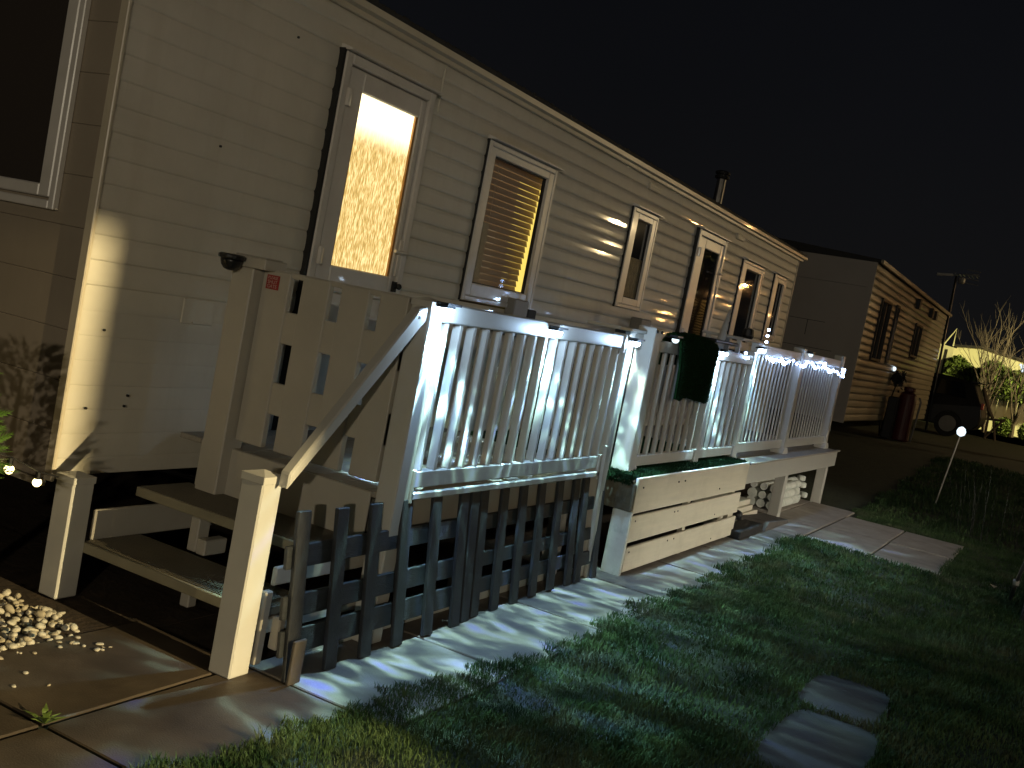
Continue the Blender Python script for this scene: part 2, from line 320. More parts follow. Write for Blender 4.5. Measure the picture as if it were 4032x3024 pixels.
# ------------------------------------------------------------------ grass
def grass(name, regions, m):
    V = []; Fq = []; k = 0
    for (x0, x1, y0, y1, dens, L_, w_) in regions:
        n_ = int((x1-x0)*(y1-y0)*dens); x = rng.uniform(x0, x1, n_); y = rng.uniform(y0, y1, n_)
        nz_ = np.sin(x*2.3+1.1*np.sin(y*3.1))*np.cos(y*4.7+1.7*np.sin(x*1.9))+.6*np.sin(x*9.1+y*5.3)*np.sin(y*11.7-x*3.1)
        edge = 2.025+.035*np.sin(x*3.7)+.025*np.sin(x*11.3+1)+.022*np.sin(x*23)+.018*np.sin(x*61)+.012*np.abs(rng.normal(size=n_))
        edge = edge-np.where((x > 3.2), .165*np.clip((x-3.2)/.8, 0, 1), 0)
        keep = y < edge
        keep &= ~((x > 9.45) & (x < 11.56) & (y > .73) & (y < 1.9)); keep &= ~((x > 9.45) & (x < 12.02) & (y > 1.80))
        for (cx, cy, w2, d2) in ((5.17, .665, .305, .180), (4.40, .62, .415, .190)): keep &= (np.abs(x-cx)/w2)**4+(np.abs(y-cy)/d2)**4 > 1
        keep &= rng.uniform(0, 1, n_) < .64+.26*nz_+.3*(y > edge-.15)
        x, y, nz_ = x[keep], y[keep], nz_[keep]; n_ = len(x)
        z = .35*np.clip((x-12.5)/7.5, 0, 1)-.015+np.where(x < 9.4, .0145, 0)
        ln = L_*rng.uniform(.45, 1.25, n_)*(1+.28*nz_); a = rng.uniform(0, 2*np.pi, n_); ww = w_*rng.uniform(.6, 1.3, n_)
        lean = rng.uniform(.15, .95, n_)*ln; la = a+rng.normal(0, .5, n_)+np.pi/2
        px, py = np.cos(a)*ww, np.sin(a)*ww; lx, ly = np.cos(la)*lean, np.sin(la)*lean
        P = np.stack([x, y, z], 1); d = np.stack([px, py, 0*px], 1)
        mid = P+np.stack([lx*.35, ly*.35, ln*.6], 1); tip = P+np.stack([lx, ly, ln*.92], 1)
        V.append(np.stack([P-d, P+d, mid+d*.7, mid-d*.7, tip], 1).reshape(-1, 3))
        idx = np.arange(n_)[:, None]*5+k
        Fq.append(np.concatenate([idx+np.array([[0, 1, 2]]), idx+np.array([[0, 2, 3]]), idx+np.array([[3, 2, 4]])], 1).reshape(-1, 3)); k += n_*5
    o = np_mesh(name, np.concatenate(V), np.concatenate(Fq), m); return tag(o, "short rough green lawn grass beside the concrete path", "grass", kind="stuff")
gm = mat("grass_blade", (.026, .078, .024), .75, .5, 3.5, col2=(.090, .140, .052), spec=.12, dirt=.85, dirtcol=(.125, .120, .075), dscale=2.6)
grass("lawn_grass", [(1.6, 4.2, .0, 2.13, 36000, .030, .0015), (4.2, 7, -.3, 2.1, 17000, .030, .0021), (7, 12.5, -.6, 2.1, 7500, .038, .0033), (12.5, 20, -1, 3.0, 1900, .06, .006)], gm)

# ------------------------------------------------------------------ the main static caravan
YW = 3.6; X0, X1, Z0, Z1 = 3.01, 14.23, .444, 2.80
van = thing("static_caravan", "long cream static caravan with lit door and blinds, white deck in front", "static caravan", (8.6, 5.2, 0))
obj("body", bx(X0+.02, X1-.02, YW+.16, 6.9, Z0+.02, Z1), blackm, van)
openings = [  # name, x0, x1, z0, z1
    ("door1", 4.36, 5.17, .66, 2.58), ("win2", 5.93, 6.88, 1.50, 2.49), ("win3", 8.44, 8.97, 1.68, 2.49),
    ("door2", 10.12, 10.98, .66, 2.56), ("win4", 11.80, 12.65, 1.5, 2.48), ("win5", 13.22, 13.75, 1.68, 2.48)]
SP = .1045
def board_profile(z0, z1, a, y):   # convex lap profile; a = depth
    h = z1-z0; P = [(0, .25), (.07, .75), (.2, 1), (.5, 1), (.78, .88), (.92, .55), (1, .25)]
    return [(y-a*q, z0+h*p) for p, q in P]
zz = Z0; zs = []
dark = 1.248
z = dark
while z > Z0+.02: zs.append((max(z-SP, Z0), z, .0018)); z -= SP
z = dark
while z < Z1-.01: zs.append((z, min(z+SP, Z1), .0095)); z += SP
for (a, b_, dep) in sorted(zs):
    cuts = sorted((o_[1], o_[2]) for o_ in openings if o_[3] < (a+b_)/2 < o_[4])
    x = X0+.012; segs = []
    for c0, c1 in cuts: segs.append((x, c0)); x = c1
    segs.append((x, X1-.012))
    for s0, s1 in segs:
        if a >= dark and s0 < 9.55 < s1 and s1-s0 > 3: parts_ = ((s0, 9.548), (9.552, s1))
        else: parts_ = ((s0, s1),)
        for p0, p1 in parts_:
            pts = [(YW+.02, a)]+board_profile(a+.0003, b_-.0003, dep, YW)+[(YW+.02, b_)]
            jit = random.uniform(-.0012, .0012)
            obj("cladding_board", MB().prism([(p[0]+jit, p[1]) for p in pts], 'x', p0, p1), siding, van)
obj("corner_trim", bx(X0-.006, X0+.014, YW-.018, YW+.03, Z0-.02, Z1), fasc, van, bevel=.004)
obj("corner_trim", bx(X1-.014, X1+.01, YW-.02, YW+.03, Z0-.02, Z1), fasc, van, bevel=.004)
obj("wall_seam", bx(5.28, 5.286, YW-.017, YW, 2.02+.5, Z1), siding, van)
# end wall
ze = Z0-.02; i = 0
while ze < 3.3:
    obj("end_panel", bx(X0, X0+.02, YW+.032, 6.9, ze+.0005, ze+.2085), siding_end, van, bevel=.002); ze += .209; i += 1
obj("bottom_trim", bx(X0-.012, X0+.01, YW+.032, 6.9, Z0-.05, Z0-.022), fasc, van)
obj("fascia_board", bx(X0-.05, X1+.16, YW-.035, YW-.004, 2.795, 2.845), fasc, van, bevel=.004)
obj("gutter", MB().prism([(YW-.075, 2.862), (YW-.07, 2.83), (YW-.037, 2.822), (YW-.037, 2.87), (YW-.045, 2.872), (YW-.06, 2.868)], 'x', X0-.05, X1+.2), fasc, van)
obj("roof", MB().prism([(YW-.06, 2.868), (YW-.06, 2.895), (5.25, 3.40), (6.95, 2.9), (6.95, 2.86)], 'x', X0-.06, X1+.18), roofm, van)
rgh = MB()
for i in range(900):   # moss and tile grit along the roof edge
    x = random.uniform(X0, X1); s_ = random.uniform(.004, .016); yy = YW-.055+random.uniform(0, .12); rgh.ball((x, yy, 2.897+(yy-YW+.055)*.3), s_, 5, 3, (1.8, 1, .7))
tag(obj("roof_moss", rgh, roofm, van), kind="stuff")
def frame(par, name, x0, x1, z0, z1, w, y0, y1, m, bevel=.006):   # one mesh picture frame
    b_ = MB(); b_.box(x0, x0+w, y0, y1, z0, z1); b_.box(x1-w, x1, y0, y1, z0, z1); b_.box(x0+w, x1-w, y0, y1, z1-w, z1); b_.box(x0+w, x1-w, y0, y1, z0, z0+w)
    return obj(name, b_, m, par, bevel=bevel)
def window(x0, x1, z0, z1, gx0, gx1, gz0, gz1, gm_, name="window"):
    fr = frame(van, name, x0, x1, z0, z1, .035, YW-.032, YW+.03, trim)
    obj("seal", bx(x0-.007, x0, YW-.024, YW, z0-.004, z1+.006), rubber, fr); obj("seal", bx(x1, x1+.006, YW-.02, YW, z0, z1), rubber, fr)
    a = MB(); a.box(x0+.035, gx0, YW-.028, YW+.02, z0+.035, z1-.035); a.box(gx1, x1-.035, YW-.028, YW+.02, z0+.035, z1-.035)
    a.box(gx0, gx1, YW-.028, YW+.02, gz1, z1-.035); a.box(gx0, gx1, YW-.028, YW+.02, z0+.035, gz0); obj("sash", a, trim, fr, bevel=.005)
    g1 = MB(); g1.box(gx0, gx0+.008, YW-.006, YW+.018, gz0, gz1); g1.box(gx1-.008, gx1, YW-.006, YW+.018, gz0, gz1); g1.box(gx0+.008, gx1-.008, YW-.006, YW+.018, gz0, gz0+.008); g1.box(gx0+.008, gx1-.008, YW-.006, YW+.018, gz1-.008, gz1)
    obj("gasket", g1, rubber, fr)
    obj("pane", bx(gx0, gx1, YW+.004, YW+.010, gz0, gz1), gm_, fr)
    obj("rain_hood", MB().prism([(YW-.075, z1+.004), (YW-.075, z1+.012), (YW-.005, z1+.03), (YW-.005, z1+.004)], 'x', x0-.01, x1+.01), trim, fr)
    return fr
w2 = window(5.91, 6.90, 1.47, 2.505, 6.01, 6.79, 1.59, 2.42, clearglass)
obj("lit_room", bx(6.62, 7.06, YW+.105, YW+.115, 1.5, 2.375), roomlit, w2)
obj("lit_shade", bx(6.62, 7.06, YW+.105, YW+.115, 2.376, 2.47), roomdim, w2)
obj("lit_corner", bx(5.98, 6.40, YW+.090, YW+.100, 1.5, 2.0), emat("lit_pale_corner", (1.0, .74, .42), .55), w2)
obj("lit_shade", bx(5.98, 6.615, YW+.105, YW+.115, 1.5, 2.47), roomdim, w2)
nsl = 20
for i in range(nsl):
    zt = 2.425-i*.042; fr_ = i/nsl
    xr = 6.86-.11*fr_+.006*(i % 2); xl = 6.03 if i < 13 else 6.20
    obj("blind_slat", MB().prism([(YW+.050, zt-.0415), (YW+.052, zt-.0415), (YW+.064, zt-.001), (YW+.062, zt)], 'x', xl, xr), blindm, w2)
obj("blind_cord", MB().tube([(6.20, YW+.048, 2.41), (6.205, YW+.048, 1.95), (6.10, YW+.048, 1.62)], .0025, 5), blindm, w2)
obj("curtain", MB().prism([(6.02, YW+.022), (6.05, YW+.036), (6.09, YW+.022), (6.13, YW+.036), (6.17, YW+.022), (6.17, YW+.028), (6.13, YW+.042), (6.02, YW+.042)], 'z', 1.58, 2.0), mat("pale_curtain", (.75, .62, .42), .8, .1, 30), w2)
mg = MB().tube([(6.60, YW+.12, 1.66), (6.67, YW+.12, 1.69), (6.74, YW+.12, 1.66)], .012, 6).lathe((6.72, YW+.13, 1.67), [(.035, 0), (.037, .05)], 10)
obj("window_ornament", mg, blackm, w2)
w3 = window(8.41, 9.0, 1.655, 2.51, 8.545, 8.885, 1.75, 2.425, darkglass)
net = mat("frosted_lower_pane", (.17, .13, .055), .45, .6, 1.0, .5, 60, stretch=(70, 1, 18))
obj("frosted_pane", bx(8.553, 8.877, YW-.0005, YW+.0035, 1.758, 2.10), net, w3)
w4 = window(11.78, 12.68, 1.48, 2.50, 11.95, 12.57, 1.585, 2.41, darkglass)
w5 = window(13.20, 13.78, 1.66, 2.50, 13.39, 13.70, 1.75, 2.41, darkglass)
def door(x0, x1, z0, z1, gx0, gx1, gz0, gz1, gm_, hx, hz):
    d = frame(van, "door", x0, x1, z0, z1, .055, YW-.05, YW+.03, trim)
    obj("seal", bx(x0-.016, x0, YW-.04, YW, z0, z1+.01), rubber, d)
    a = MB(); xa, xb, za, zb = x0+.06, x1-.06, z0+.06, z1-.06
    a.box(xa, gx0, YW-.038, YW+.02, za, zb); a.box(gx1, xb, YW-.038, YW+.02, za, zb); a.box(gx0, gx1, YW-.038, YW+.02, gz1, zb); a.box(gx0, gx1, YW-.038, YW+.02, gz0-.14, gz0); a.box(gx0, gx1, YW-.038, YW+.02, za, za+.12)
    obj("door_leaf", a, trim, d, bevel=.007)
    obj("lower_panel", bx(gx0, gx1, YW-.02, YW+.02, za+.12, gz0-.14), trim, d, bevel=.01)
    gkm = rubber if gm_ is darkglass else mat("orange_lit_gasket", (.45, .22, .06), .5)
    obj("gasket", bx(gx0, gx0+.008, YW-.03, YW, gz0, gz1), gkm, d); obj("gasket", bx(gx1-.02, gx1, YW-.03, YW, gz0, gz1), gkm, d)
    obj("pane", bx(gx0+.008, gx1-.02, YW-.018, YW-.012, gz0, gz1), gm_, d)
    obj("handle", MB().box(hx-.016, hx+.016, YW-.046, YW-.038, hz-.11, hz+.10).tube([(hx, YW-.04, hz+.03), (hx, YW-.085, hz+.03), (hx-.11, YW-.085, hz+.03)], .010, 8), trim, d, bevel=.003)
    for hz_ in (z0+.25, z1-.22, (z0+z1)/2-.05): obj("hinge", MB().lathe((x0+.058, YW-.055, hz_-.045), [(.014, 0), (.016, .004), (.016, .086), (.014, .09)], 8), trim, d)
    obj("rain_hood", MB().prism([(YW-.085, z1+.004), (YW-.085, z1+.014), (YW-.005, z1+.035), (YW-.005, z1+.004)], 'x', x0-.01, x1+.01), trim, d)
    return d
d1 = door(4.345, 5.19, .62, 2.60, 4.53, 5.075, 1.523, 2.435, frost, 5.125, 1.64)
obj("key_pad", MB().box(5.105, 5.145, YW-.05, YW-.038, 1.44, 1.50).ball((5.15, YW-.06, 1.475), .018), blackm, d1)
d2 = door(10.10, 11.01, .62, 2.585, 10.365, 10.86, 1.30, 2.425, darkglass, 10.95, 2.20)
for (vx, vz) in ((8.79, 2.735), (11.50, 2.70)):
    v_ = obj("roof_vent", bx(vx-.13, vx+.13, YW-.03, YW-.002, vz-.032, vz+.032), fasc, van, bevel=.006)
    for q in range(3): obj("vent_slat", bx(vx-.11, vx+.11, YW-.036, YW-.03, vz-.022+q*.018, vz-.014+q*.018), siding, v_)
fl = obj("flue", MB().lathe((12.30, 4.2, 3.0), [(.055, 0), (.055, .46)], 16), steel, van, smooth=False)
obj("flue_cap", MB().lathe((12.30, 4.2, 3.43), [(.062, 0), (.085, .01), (.085, .035), (.066, .04), (.066, .055), (.088, .06), (.088, .085), (.05, .10)], 16), blackm, fl)
obj("flue_flashing", MB().lathe((12.30, 4.2, 2.98), [(.12, 0), (.09, .08), (.06, .12)], 16), blackm, fl)
# end window (left edge of the photo)
ew = MB(); xo = X0-.03
ew.box(xo, X0, 3.805, 3.84, 1.52, 2.9).box(xo, X0, 3.84, 5.6, 1.52, 1.556)
ewo = obj("window", ew, trim, van, bevel=.004)
ew2 = MB().box(xo+.008, X0, 3.852, 3.92, 1.568, 2.9).box(xo+.008, X0, 3.92, 5.6, 1.568, 1.62); obj("sash", ew2, trim, ewo, bevel=.005)
obj("pane", bx(xo+.015, xo+.02, 3.92, 5.6, 1.62, 2.9), glass("end_window_glass", (.045, .036, .030), 0, rough=.25), ewo)
# hatch on lower wall, with two pale clips
hb = obj("meter_hatch", bx(3.575, 3.775, YW-.0075, YW, 1.13, 1.245), siding, van, bevel=.003)
obj("hatch_lip", bx(3.64, 3.74, YW-.016, YW-.0078, 1.135, 1.143), siding, hb)
for i in range(9):
    zr = random.choice([1.25+random.random()*1.4, .6+random.random()*.6]); obj("screw_head", MB().lathe((random.uniform(3.1, 4.2), YW-.015, zr), [(.006, -.004), (.006, .004)], 6, 'y'), rubber, van)

# boxes and sockets fixed under the second window
sb = thing("outdoor_socket_box", "grey outdoor socket boxes on the wall under the blind window", "socket box", (6.6, YW-.05, 1.3))
obj("box_body", bx(6.30, 6.50, YW-.11, YW-.014, 1.30, 1.43), greyp, sb, bevel=.008)
obj("cable_box", bx(6.53, 6.74, YW-.09, YW-.014, 1.28, 1.545), greyp, sb, bevel=.008)
obj("hook", MB().tube([(6.745, YW-.05, 1.30), (6.75, YW-.06, 1.56), (6.72, YW-.06, 1.66)], .006, 6), trim, sb)
obj("plug", MB().box(6.46, 6.55, YW-.15, YW-.11, 1.34, 1.41).box(6.45, 6.475, YW-.15, YW-.12, 1.28, 1.34), trim, sb, bevel=.005)
obj("black_cover", bx(6.77, 6.90, YW-.08, YW-.014, 1.36, 1.49), blackm, sb, bevel=.008)
sb2 = thing("wall_box", "grey wall box above the narrow deck gap near the far door", "socket box", (8.9, YW-.05, 1.4))
obj("box_body", bx(8.85, 9.10, YW-.12, YW-.014, 1.42, 1.60), greyp, sb2, bevel=.01); obj("lower_box", bx(8.55, 8.84, YW-.15, YW-.014, 1.36, 1.47), greyp, sb2, bevel=.01)

# ------------------------------------------------------------------ decks
deck = thing("near_deck", "near white plastic deck behind the charcoal picket panels", "deck", (4.8, 3.0, 0))
for k in range(9):
    y0 = 2.36+k*.135; obj("deck_plank", bx(3.665, 5.95, y0, y0+.130, .605, .630), plank, deck, bevel=.003)
obj("edge_strip", bx(3.77, 5.80, 2.335, 2.36, .615, .645), pvc, deck, bevel=.004)
obj("fascia", bx(3.77, 5.80, 2.395, 2.415, .43, .604), gatep, deck)
obj("step_riser", bx(3.652, 3.664, 2.46, 3.42, .385, .628), gatep, deck, bevel=.003)
obj("joist", bx(3.67, 5.9, 2.42, 2.46, .43, .60), oldwood, deck)
obj("leg", bx(5.62, 5.70, 2.45, 2.53, 0, .60), pvc, deck); obj("leg", bx(4.66, 4.74, 2.5, 2.58, 0, .60), pvc, deck)
def post(par, x, y, z0, z1, w=.10, cap=True, name="post", m=None, capm=None):
    p_ = obj(name, bx(x-w/2, x+w/2, y-w/2, y+w/2, z0, z1), m or pvc, par, bevel=.006)
    if cap:
        h = w/2+.0025
        obj("post_cap", MB().box(x-h, x+h, y-h, y+h, z1-.022, z1+.006).add([(x-h, y-h, z1+.006), (x+h, y-h, z1+.006), (x+h, y+h, z1+.006), (x-h, y+h, z1+.006), (x, y, z1+.022)], [(0, 1, 4), (1, 2, 4), (2, 3, 4), (3, 0, 4)]), capm or m or pvc, p_, bevel=.002)
    return p_
rail1 = thing("near_railing", "white slatted railing panel between the handrail post and the deck gap", "railing", (4.8, 2.37, .63))
post(rail1, 3.712, 2.392, 0, 1.445)
post(rail1, 5.86, 2.385, 0, 1.435, w=.09)
obj("top_rail", bx(3.765, 5.81, 2.342, 2.40, 1.372, 1.452), pvc, rail1, bevel=.006)
obj("bottom_rail", bx(3.765, 5.81, 2.350, 2.395, .662, .735), pvc, rail1, bevel=.005)
obj("rail_bracket", bx(3.762, 3.785, 2.335, 2.41, .60, .745), pvc, rail1, bevel=.004); obj("rail_bracket", bx(5.735, 5.765, 2.335, 2.41, .60, .745), pvc, rail1, bevel=.004)
obj("rail_bracket", bx(5.74, 5.765, 2.330, 2.41, 1.35, 1.46), pvc, rail1, bevel=.004)
bal0 = obj("baluster", bx(3.815, 3.841, 2.352, 2.393, .735, 1.372), pvc, rail1, bevel=.003)
for k in range(1, 17): dupp(bal0, rail1, (k*.1185, 0, 0))
obj("prop_strut", MB().prism([(5.84, 0), (5.885, 0), (5.79, .80), (5.75, .80)], 'y', 2.315, 2.335), pvc, rail1)

# gate across the head of the steps
gt = thing("deck_gate", "ivory boarded gate with three columns of slots and a small red sign", "gate", (3.66, 2.85, .65))
ys_ = [(2.448, 2.588), (2.646, 2.791), (2.856, 3.004), (3.074, 3.225)]
for a, b_ in ys_: obj("gate_board", bx(3.648, 3.684, a, b_, .672, 1.448), gatep, gt, bevel=.004)
for z0_, z1_ in ((.825, .965), (1.14, 1.28)): obj("gate_rail", bx(3.656, 3.679, 2.448, 3.225, z0_, z1_), gatep, gt, bevel=.003)
obj("gate_rail", bx(3.656, 3.679, 2.448, 3.225, 1.428, 1.452), gatep, gt, bevel=.003)
sg = obj("gate_sign", bx(3.6435, 3.6475, 3.130, 3.199, 1.364, 1.426), redsign, gt)
def text_mesh(txt, size):
    cu = bpy.data.curves.new("lettering", 'FONT'); cu.body = txt; cu.size = size; cu.extrude = .0004; cu.align_x = 'CENTER'; cu.align_y = 'CENTER'
    o = bpy.data.objects.new("lettering", cu); C.objects.link(o); me = bpy.data.meshes.new_from_object(o.evaluated_get(bpy.context.evaluated_depsgraph_get())); C.objects.unlink(o); bpy.data.objects.remove(o); return me
for txt, z_, s_ in (("PLEASE", 1.4135, .0185), ("SHUT", 1.395, .022), ("GATE", 1.376, .0225)):
    me = text_mesh(txt, s_); me.materials.clear(); me.materials.append(signink)
    o = bpy.data.objects.new("lettering", me); C.objects.link(o); o.parent = sg; o.location = Vector((3.6429, 3.1645, z_))-wloc(sg); o.rotation_euler = (R(90), 0, R(-90))
gp = thing("gate_post", "ivory gate post beside the caravan wall with black camera dome", "post", (3.66, 3.30, .4))
post(gp, 3.65, 3.295, .39, 1.44, w=.125, cap=False, m=gatep)
obj("post_cap", MB().box(3.578, 3.722, 3.165, 3.367, 1.44, 1.487).box(3.59, 3.71, 3.18, 3.355, 1.487, 1.494), gatep, gp, bevel=.006)
cm = thing("security_camera", "black dome camera under the cap of the gate post", "camera", (3.56, 3.32, 1.44))
obj("camera_base", MB().lathe((3.535, 3.318, 1.462), [(.058, 0), (.060, .006), (.060, .016), (.05, .022)], 18), black, cm)
obj("camera_dome", MB().lathe((3.535, 3.318, 1.4615), [(.012, -.050), (.030, -.044), (.043, -.028), (.048, -.010), (.048, 0)], 18), black, cm, smooth=True)

# steps
st = thing("deck_steps", "two grey ribbed treads on white supports leading up to the gate", "steps", (3.3, 2.95, 0))
for (x0_, x1_, y0_, y1_, zt) in ((3.05, 3.345, 2.455, 3.385, .226), (3.355, 3.648, 2.455, 3.445, .422)):
    tr = MB().box(x0_, x1_, y0_, y1_, zt-.040, zt-.004)
    t_ = obj("tread", tr, tread, st, bevel=.003)
    rb = MB(); k = x0_+.004
    while k < x1_-.01: rb.box(k, k+.009, y0_+.002, y1_-.002, zt-.0038, zt); k += .0145
    obj("tread_ribs", rb, tread, t_)
    obj("nosing", bx(x0_-.018, x0_-.001, y0_, y1_, zt-.042, zt-.001), mat("nosing_composite", (.26, .235, .16), .5), t_, bevel=.003)
for (x0_, x1_, y0_, y1_, z0_, z1_) in ((3.06, 3.95, 2.458, 2.478, .115, .178), (3.13, 3.95, 2.458, 2.478, .300, .372), (3.10, 3.95, 3.40, 3.42, .215, .345), (3.31, 3.36, 3.02, 3.07, .01, .18), (3.35, 3.42, 3.07, 3.12, .23, .375), (3.33, 3.46, 3.0, 3.05, .235, .30), (3.05, 3.09, 2.42, 2.45, .02, .30), (3.08, 3.115, 2.36, 2.40, .09, .21)):
    obj("step_support", bx(x0_, x1_, y0_, y1_, z0_, z1_), gatep, st, bevel=.005)
hr = thing("handrail", "white sloping handrail from the short newel post to the top of the gate post", "handrail", (3.2, 2.4, .75))
hrm = MB().prism([(2.975, .705), (2.975, .765), (3.60, 1.410), (3.66, 1.425), (3.66, 1.365)], 'y', 2.352, 2.398); obj("rail_bar", hrm, pvc, hr, bevel=.006)
obj("rail_screw", bx(3.60, 3.613, 2.3495, 2.352, 1.372, 1.384), rubber, hr)
nw = thing("newel_post", "short white newel post standing at the front corner of the steps", "post", (2.965, 2.46, 0), "short posts at the foot of the steps")
post(nw, 2.965, 2.462, 0, .735, w=.104)
nw2 = thing("newel_post", "short white newel post at the back of the steps by the caravan corner", "post", (2.99, 3.42, 0), "short posts at the foot of the steps")
post(nw2, 2.985, 3.415, 0, .492, w=.105)

# far deck
fd = thing("far_deck", "raised far deck with cream boarded skirt, artificial grass and two open legs", "deck", (9.3, 2.9, 0))
for k in range(10):
    y0 = 2.245+k*.135; obj("deck_plank", bx(6.10, 12.32, y0, y0+.131, .575, .598), plank, fd, bevel=.003)
obj("skirt_board", bx(6.13, 8.62, 2.218, 2.238, .388, .612), skirtp, fd, bevel=.003)
obj("skirt_board", bx(6.13, 8.52, 2.214, 2.234, .205, .370), skirtp, fd, bevel=.003)
obj("skirt_board", bx(6.13, 8.50, 2.210, 2.230, .020, .175), skirtp, fd, bevel=.003)
obj("band_board", bx(8.622, 12.27, 2.222, 2.241, .428, .590), pvc, fd, bevel=.003)
obj("deck_edging", bx(8.622, 12.34, 2.205, 2.244, .591, .606), plank, fd, bevel=.003)
obj("band_board", bx(12.272, 12.29, 2.241, 3.5, .428, .574), pvc, fd)
for x in (6.14, 7.25, 8.36): obj("batten", bx(x, x+.06, 2.2385, 2.275, 0, .574), skirtp, fd)
for x in (6.20, 6.9, 7.0, 7.9, 8.55):
    for z_ in ((.55, .34, .145) if x < 7.5 else (.44, .24, .05)):
        xx = x+random.uniform(-.02, .02)
        if xx < 8.45: obj("screw_head", MB().lathe((xx, 2.2125 if z_ > .18 else 2.2085, z_), [(.006, -.002), (.006, .004)], 6, 'y'), rubber, fd)
obj("end_board", bx(6.10, 6.128, 2.213, 2.34, .0, .40), paintw, fd, bevel=.004)
obj("end_beam", bx(6.09, 6.128, 2.22, 3.5, .402, .572), oldwood, fd, bevel=.008)
obj("leg", bx(10.12, 10.22, 2.245, 2.345, -.02, .574), pvc, fd, bevel=.006); obj("leg", bx(12.04, 12.14, 2.26, 2.36, -.02, .574), pvc, fd, bevel=.006)
tm = obj("artificial_grass", bx(6.07, 8.60, 2.243, 3.5, .599, .612), turf, fd)
V = []; 
def turf_blades(n_, f): 
    P = f(n_); v, q = quadcloud(P, None, .010, 1.5, 1.5); return v, q
P = np.stack([rng.uniform(6.05, 8.6, 14000), 2.243+rng.uniform(0, 1, 14000)**1.6*.9, np.full(14000, .616)], 1)
edge = np.stack([rng.uniform(6.045, 6.10, 1500), rng.uniform(2.24, 3.2, 1500), rng.uniform(.57, .62, 1500)], 1)
v, q = quadcloud(np.concatenate([P, edge]), None, .009, 1.5, 1.6); tag(np_mesh("turf_pile", v, q, turf, fd), kind="stuff")

fr = thing("far_railing", "white railing along the far deck with square balusters and capped posts", "railing", (9.3, 2.37, .6))
post(fr, 6.31, 2.41, .585, 1.53, w=.12, cap=False)
obj("post_foot", bx(6.36, 6.42, 2.352, 2.40, .59, .66), pvc, fr, bevel=.02)
post(fr, 7.63, 2.40, .585, 1.47, w=.085, cap=False); post(fr, 8.62, 2.40, .585, 1.50, w=.09, cap=False)
p10 = post(fr, 10.27, 2.395, .60, 1.615, w=.10); p12 = post(fr, 12.18, 2.395, .60, 1.635, w=.10)
for x in (10.27, 12.18): obj("post_skirt", MB().prism([(x-.10, .60), (x+.10, .60), (x+.10, .615), (x+.052, .66), (x-.052, .66), (x-.10, .615)], 'y', 2.333, 2.457), pvc, fr, bevel=.003)
for (x0_, x1_, zt, zb) in ((6.372, 7.588, 1.458, .70), (7.672, 8.575, 1.466, .705)):
    obj("top_rail", bx(x0_, x1_, 2.36, 2.42, zt-.075, zt), pvc, fr, bevel=.005); obj("bottom_rail", bx(x0_, x1_, 2.37, 2.415, zb-.062, zb+.008), pvc, fr, bevel=.005)
    n_ = int((x1_-x0_-.02)/.146); b0 = obj("baluster", bx(x0_+.075, x0_+.105, 2.376, 2.406, zb+.008, zt-.075), pvc, fr, bevel=.003)
    for k in range(1, n_): dupp(b0, fr, (k*.146, 0, 0))
    obj("rail_bracket", bx(x1_-.03, x1_+.002, 2.355, 2.43, zb-.075, zb+.02), pvc, fr, bevel=.004)
for (x0_, x1_, zt) in ((8.665, 10.22, 1.575), (10.32, 12.13, 1.59)):
    obj("top_rail", bx(x0_, x1_, 2.36, 2.42, zt-.085, zt), pvc, fr, bevel=.005); obj("bottom_rail", bx(x0_, x1_, 2.372, 2.412, .652, .735), pvc, fr, bevel=.005)
    n_ = int((x1_-x0_-.06)/.118); b0 = obj("baluster", bx(x0_+.065, x0_+.088, 2.386, 2.401, .735, zt-.085), pvc, fr, bevel=.003)
    for k in range(1, n_): dupp(b0, fr, (k*.118, 0, 0))
# side run at the gap
obj("gap_rail", bx(5.97, 6.24, 2.80, 2.84, .66, .735), pvc, fr, bevel=.004)
# shelf fixed on top of the gap post
sh = thing("white_shelf", "white shelf board screwed beside the tall gap post", "shelf", (6.1, 2.6, 1.5))
obj("shelf_board", bx(5.80, 6.24, 2.40, 2.62, 1.478, 1.50), pvc, sh, bevel=.004); obj("shelf_bracket", bx(6.10, 6.245, 2.42, 2.46, 1.38, 1.477), pvc, sh, bevel=.004)
for x in (6.27, 6.35): obj("screw_head", MB().lathe((x, 2.345, 1.508), [(.010, -.004), (.010, .006)], 8, 'y'), rubber, sh)
# dark bag-like cover seen in the gap
cv = MB(); prof = [(0.20, 0), (.23, .02), (.23, .30), (.21, .50), (.16, .62), (.08, .68), (.01, .70)]
cv.lathe((6.72, 2.88, .6), prof, 16); solo("barbecue_cover", cv, mat("navy_black_cover", (.010, .012, .018), .5, .3, 12, .3, 20), "tall black rounded cover standing in the gap between the two railings", "cover", smooth=True)

# turf mat draped over the railing
mv = MB(); nx, ns = 14, 20; mx0, mx1 = 6.66, 7.46
for i in range(nx+1):
    for j in range(ns+1):
        u = i/nx; s_ = j/ns*.86; x = mx0+(mx1-mx0)*u
        if s_ < .22: y, z_ = 2.452, 1.30+s_/.22*.17
        elif s_ < .36: a = (s_-.22)/.14*math.pi; y, z_ = 2.388+.064*math.cos(a), 1.475+.050*math.sin(a)
        else: y, z_ = 2.318-(.014*math.sin(u*9+s_*2)+.008*math.sin(u*17+1))*min(1, (s_-.36)*5), 1.475-(s_-.36)*.78+.014*math.sin(u*6)*(s_-.3)
        wav = .010*math.sin(u*5.5+1)*min(1, s_)
        if i in (0, nx) and j == ns: z_ += .012
        mv.v.append((x+.05*(s_-.3)*(1-u)*0+.07*(s_-.36 if s_ > .36 else 0), y-wav, z_+.012*math.sin(u*4)))
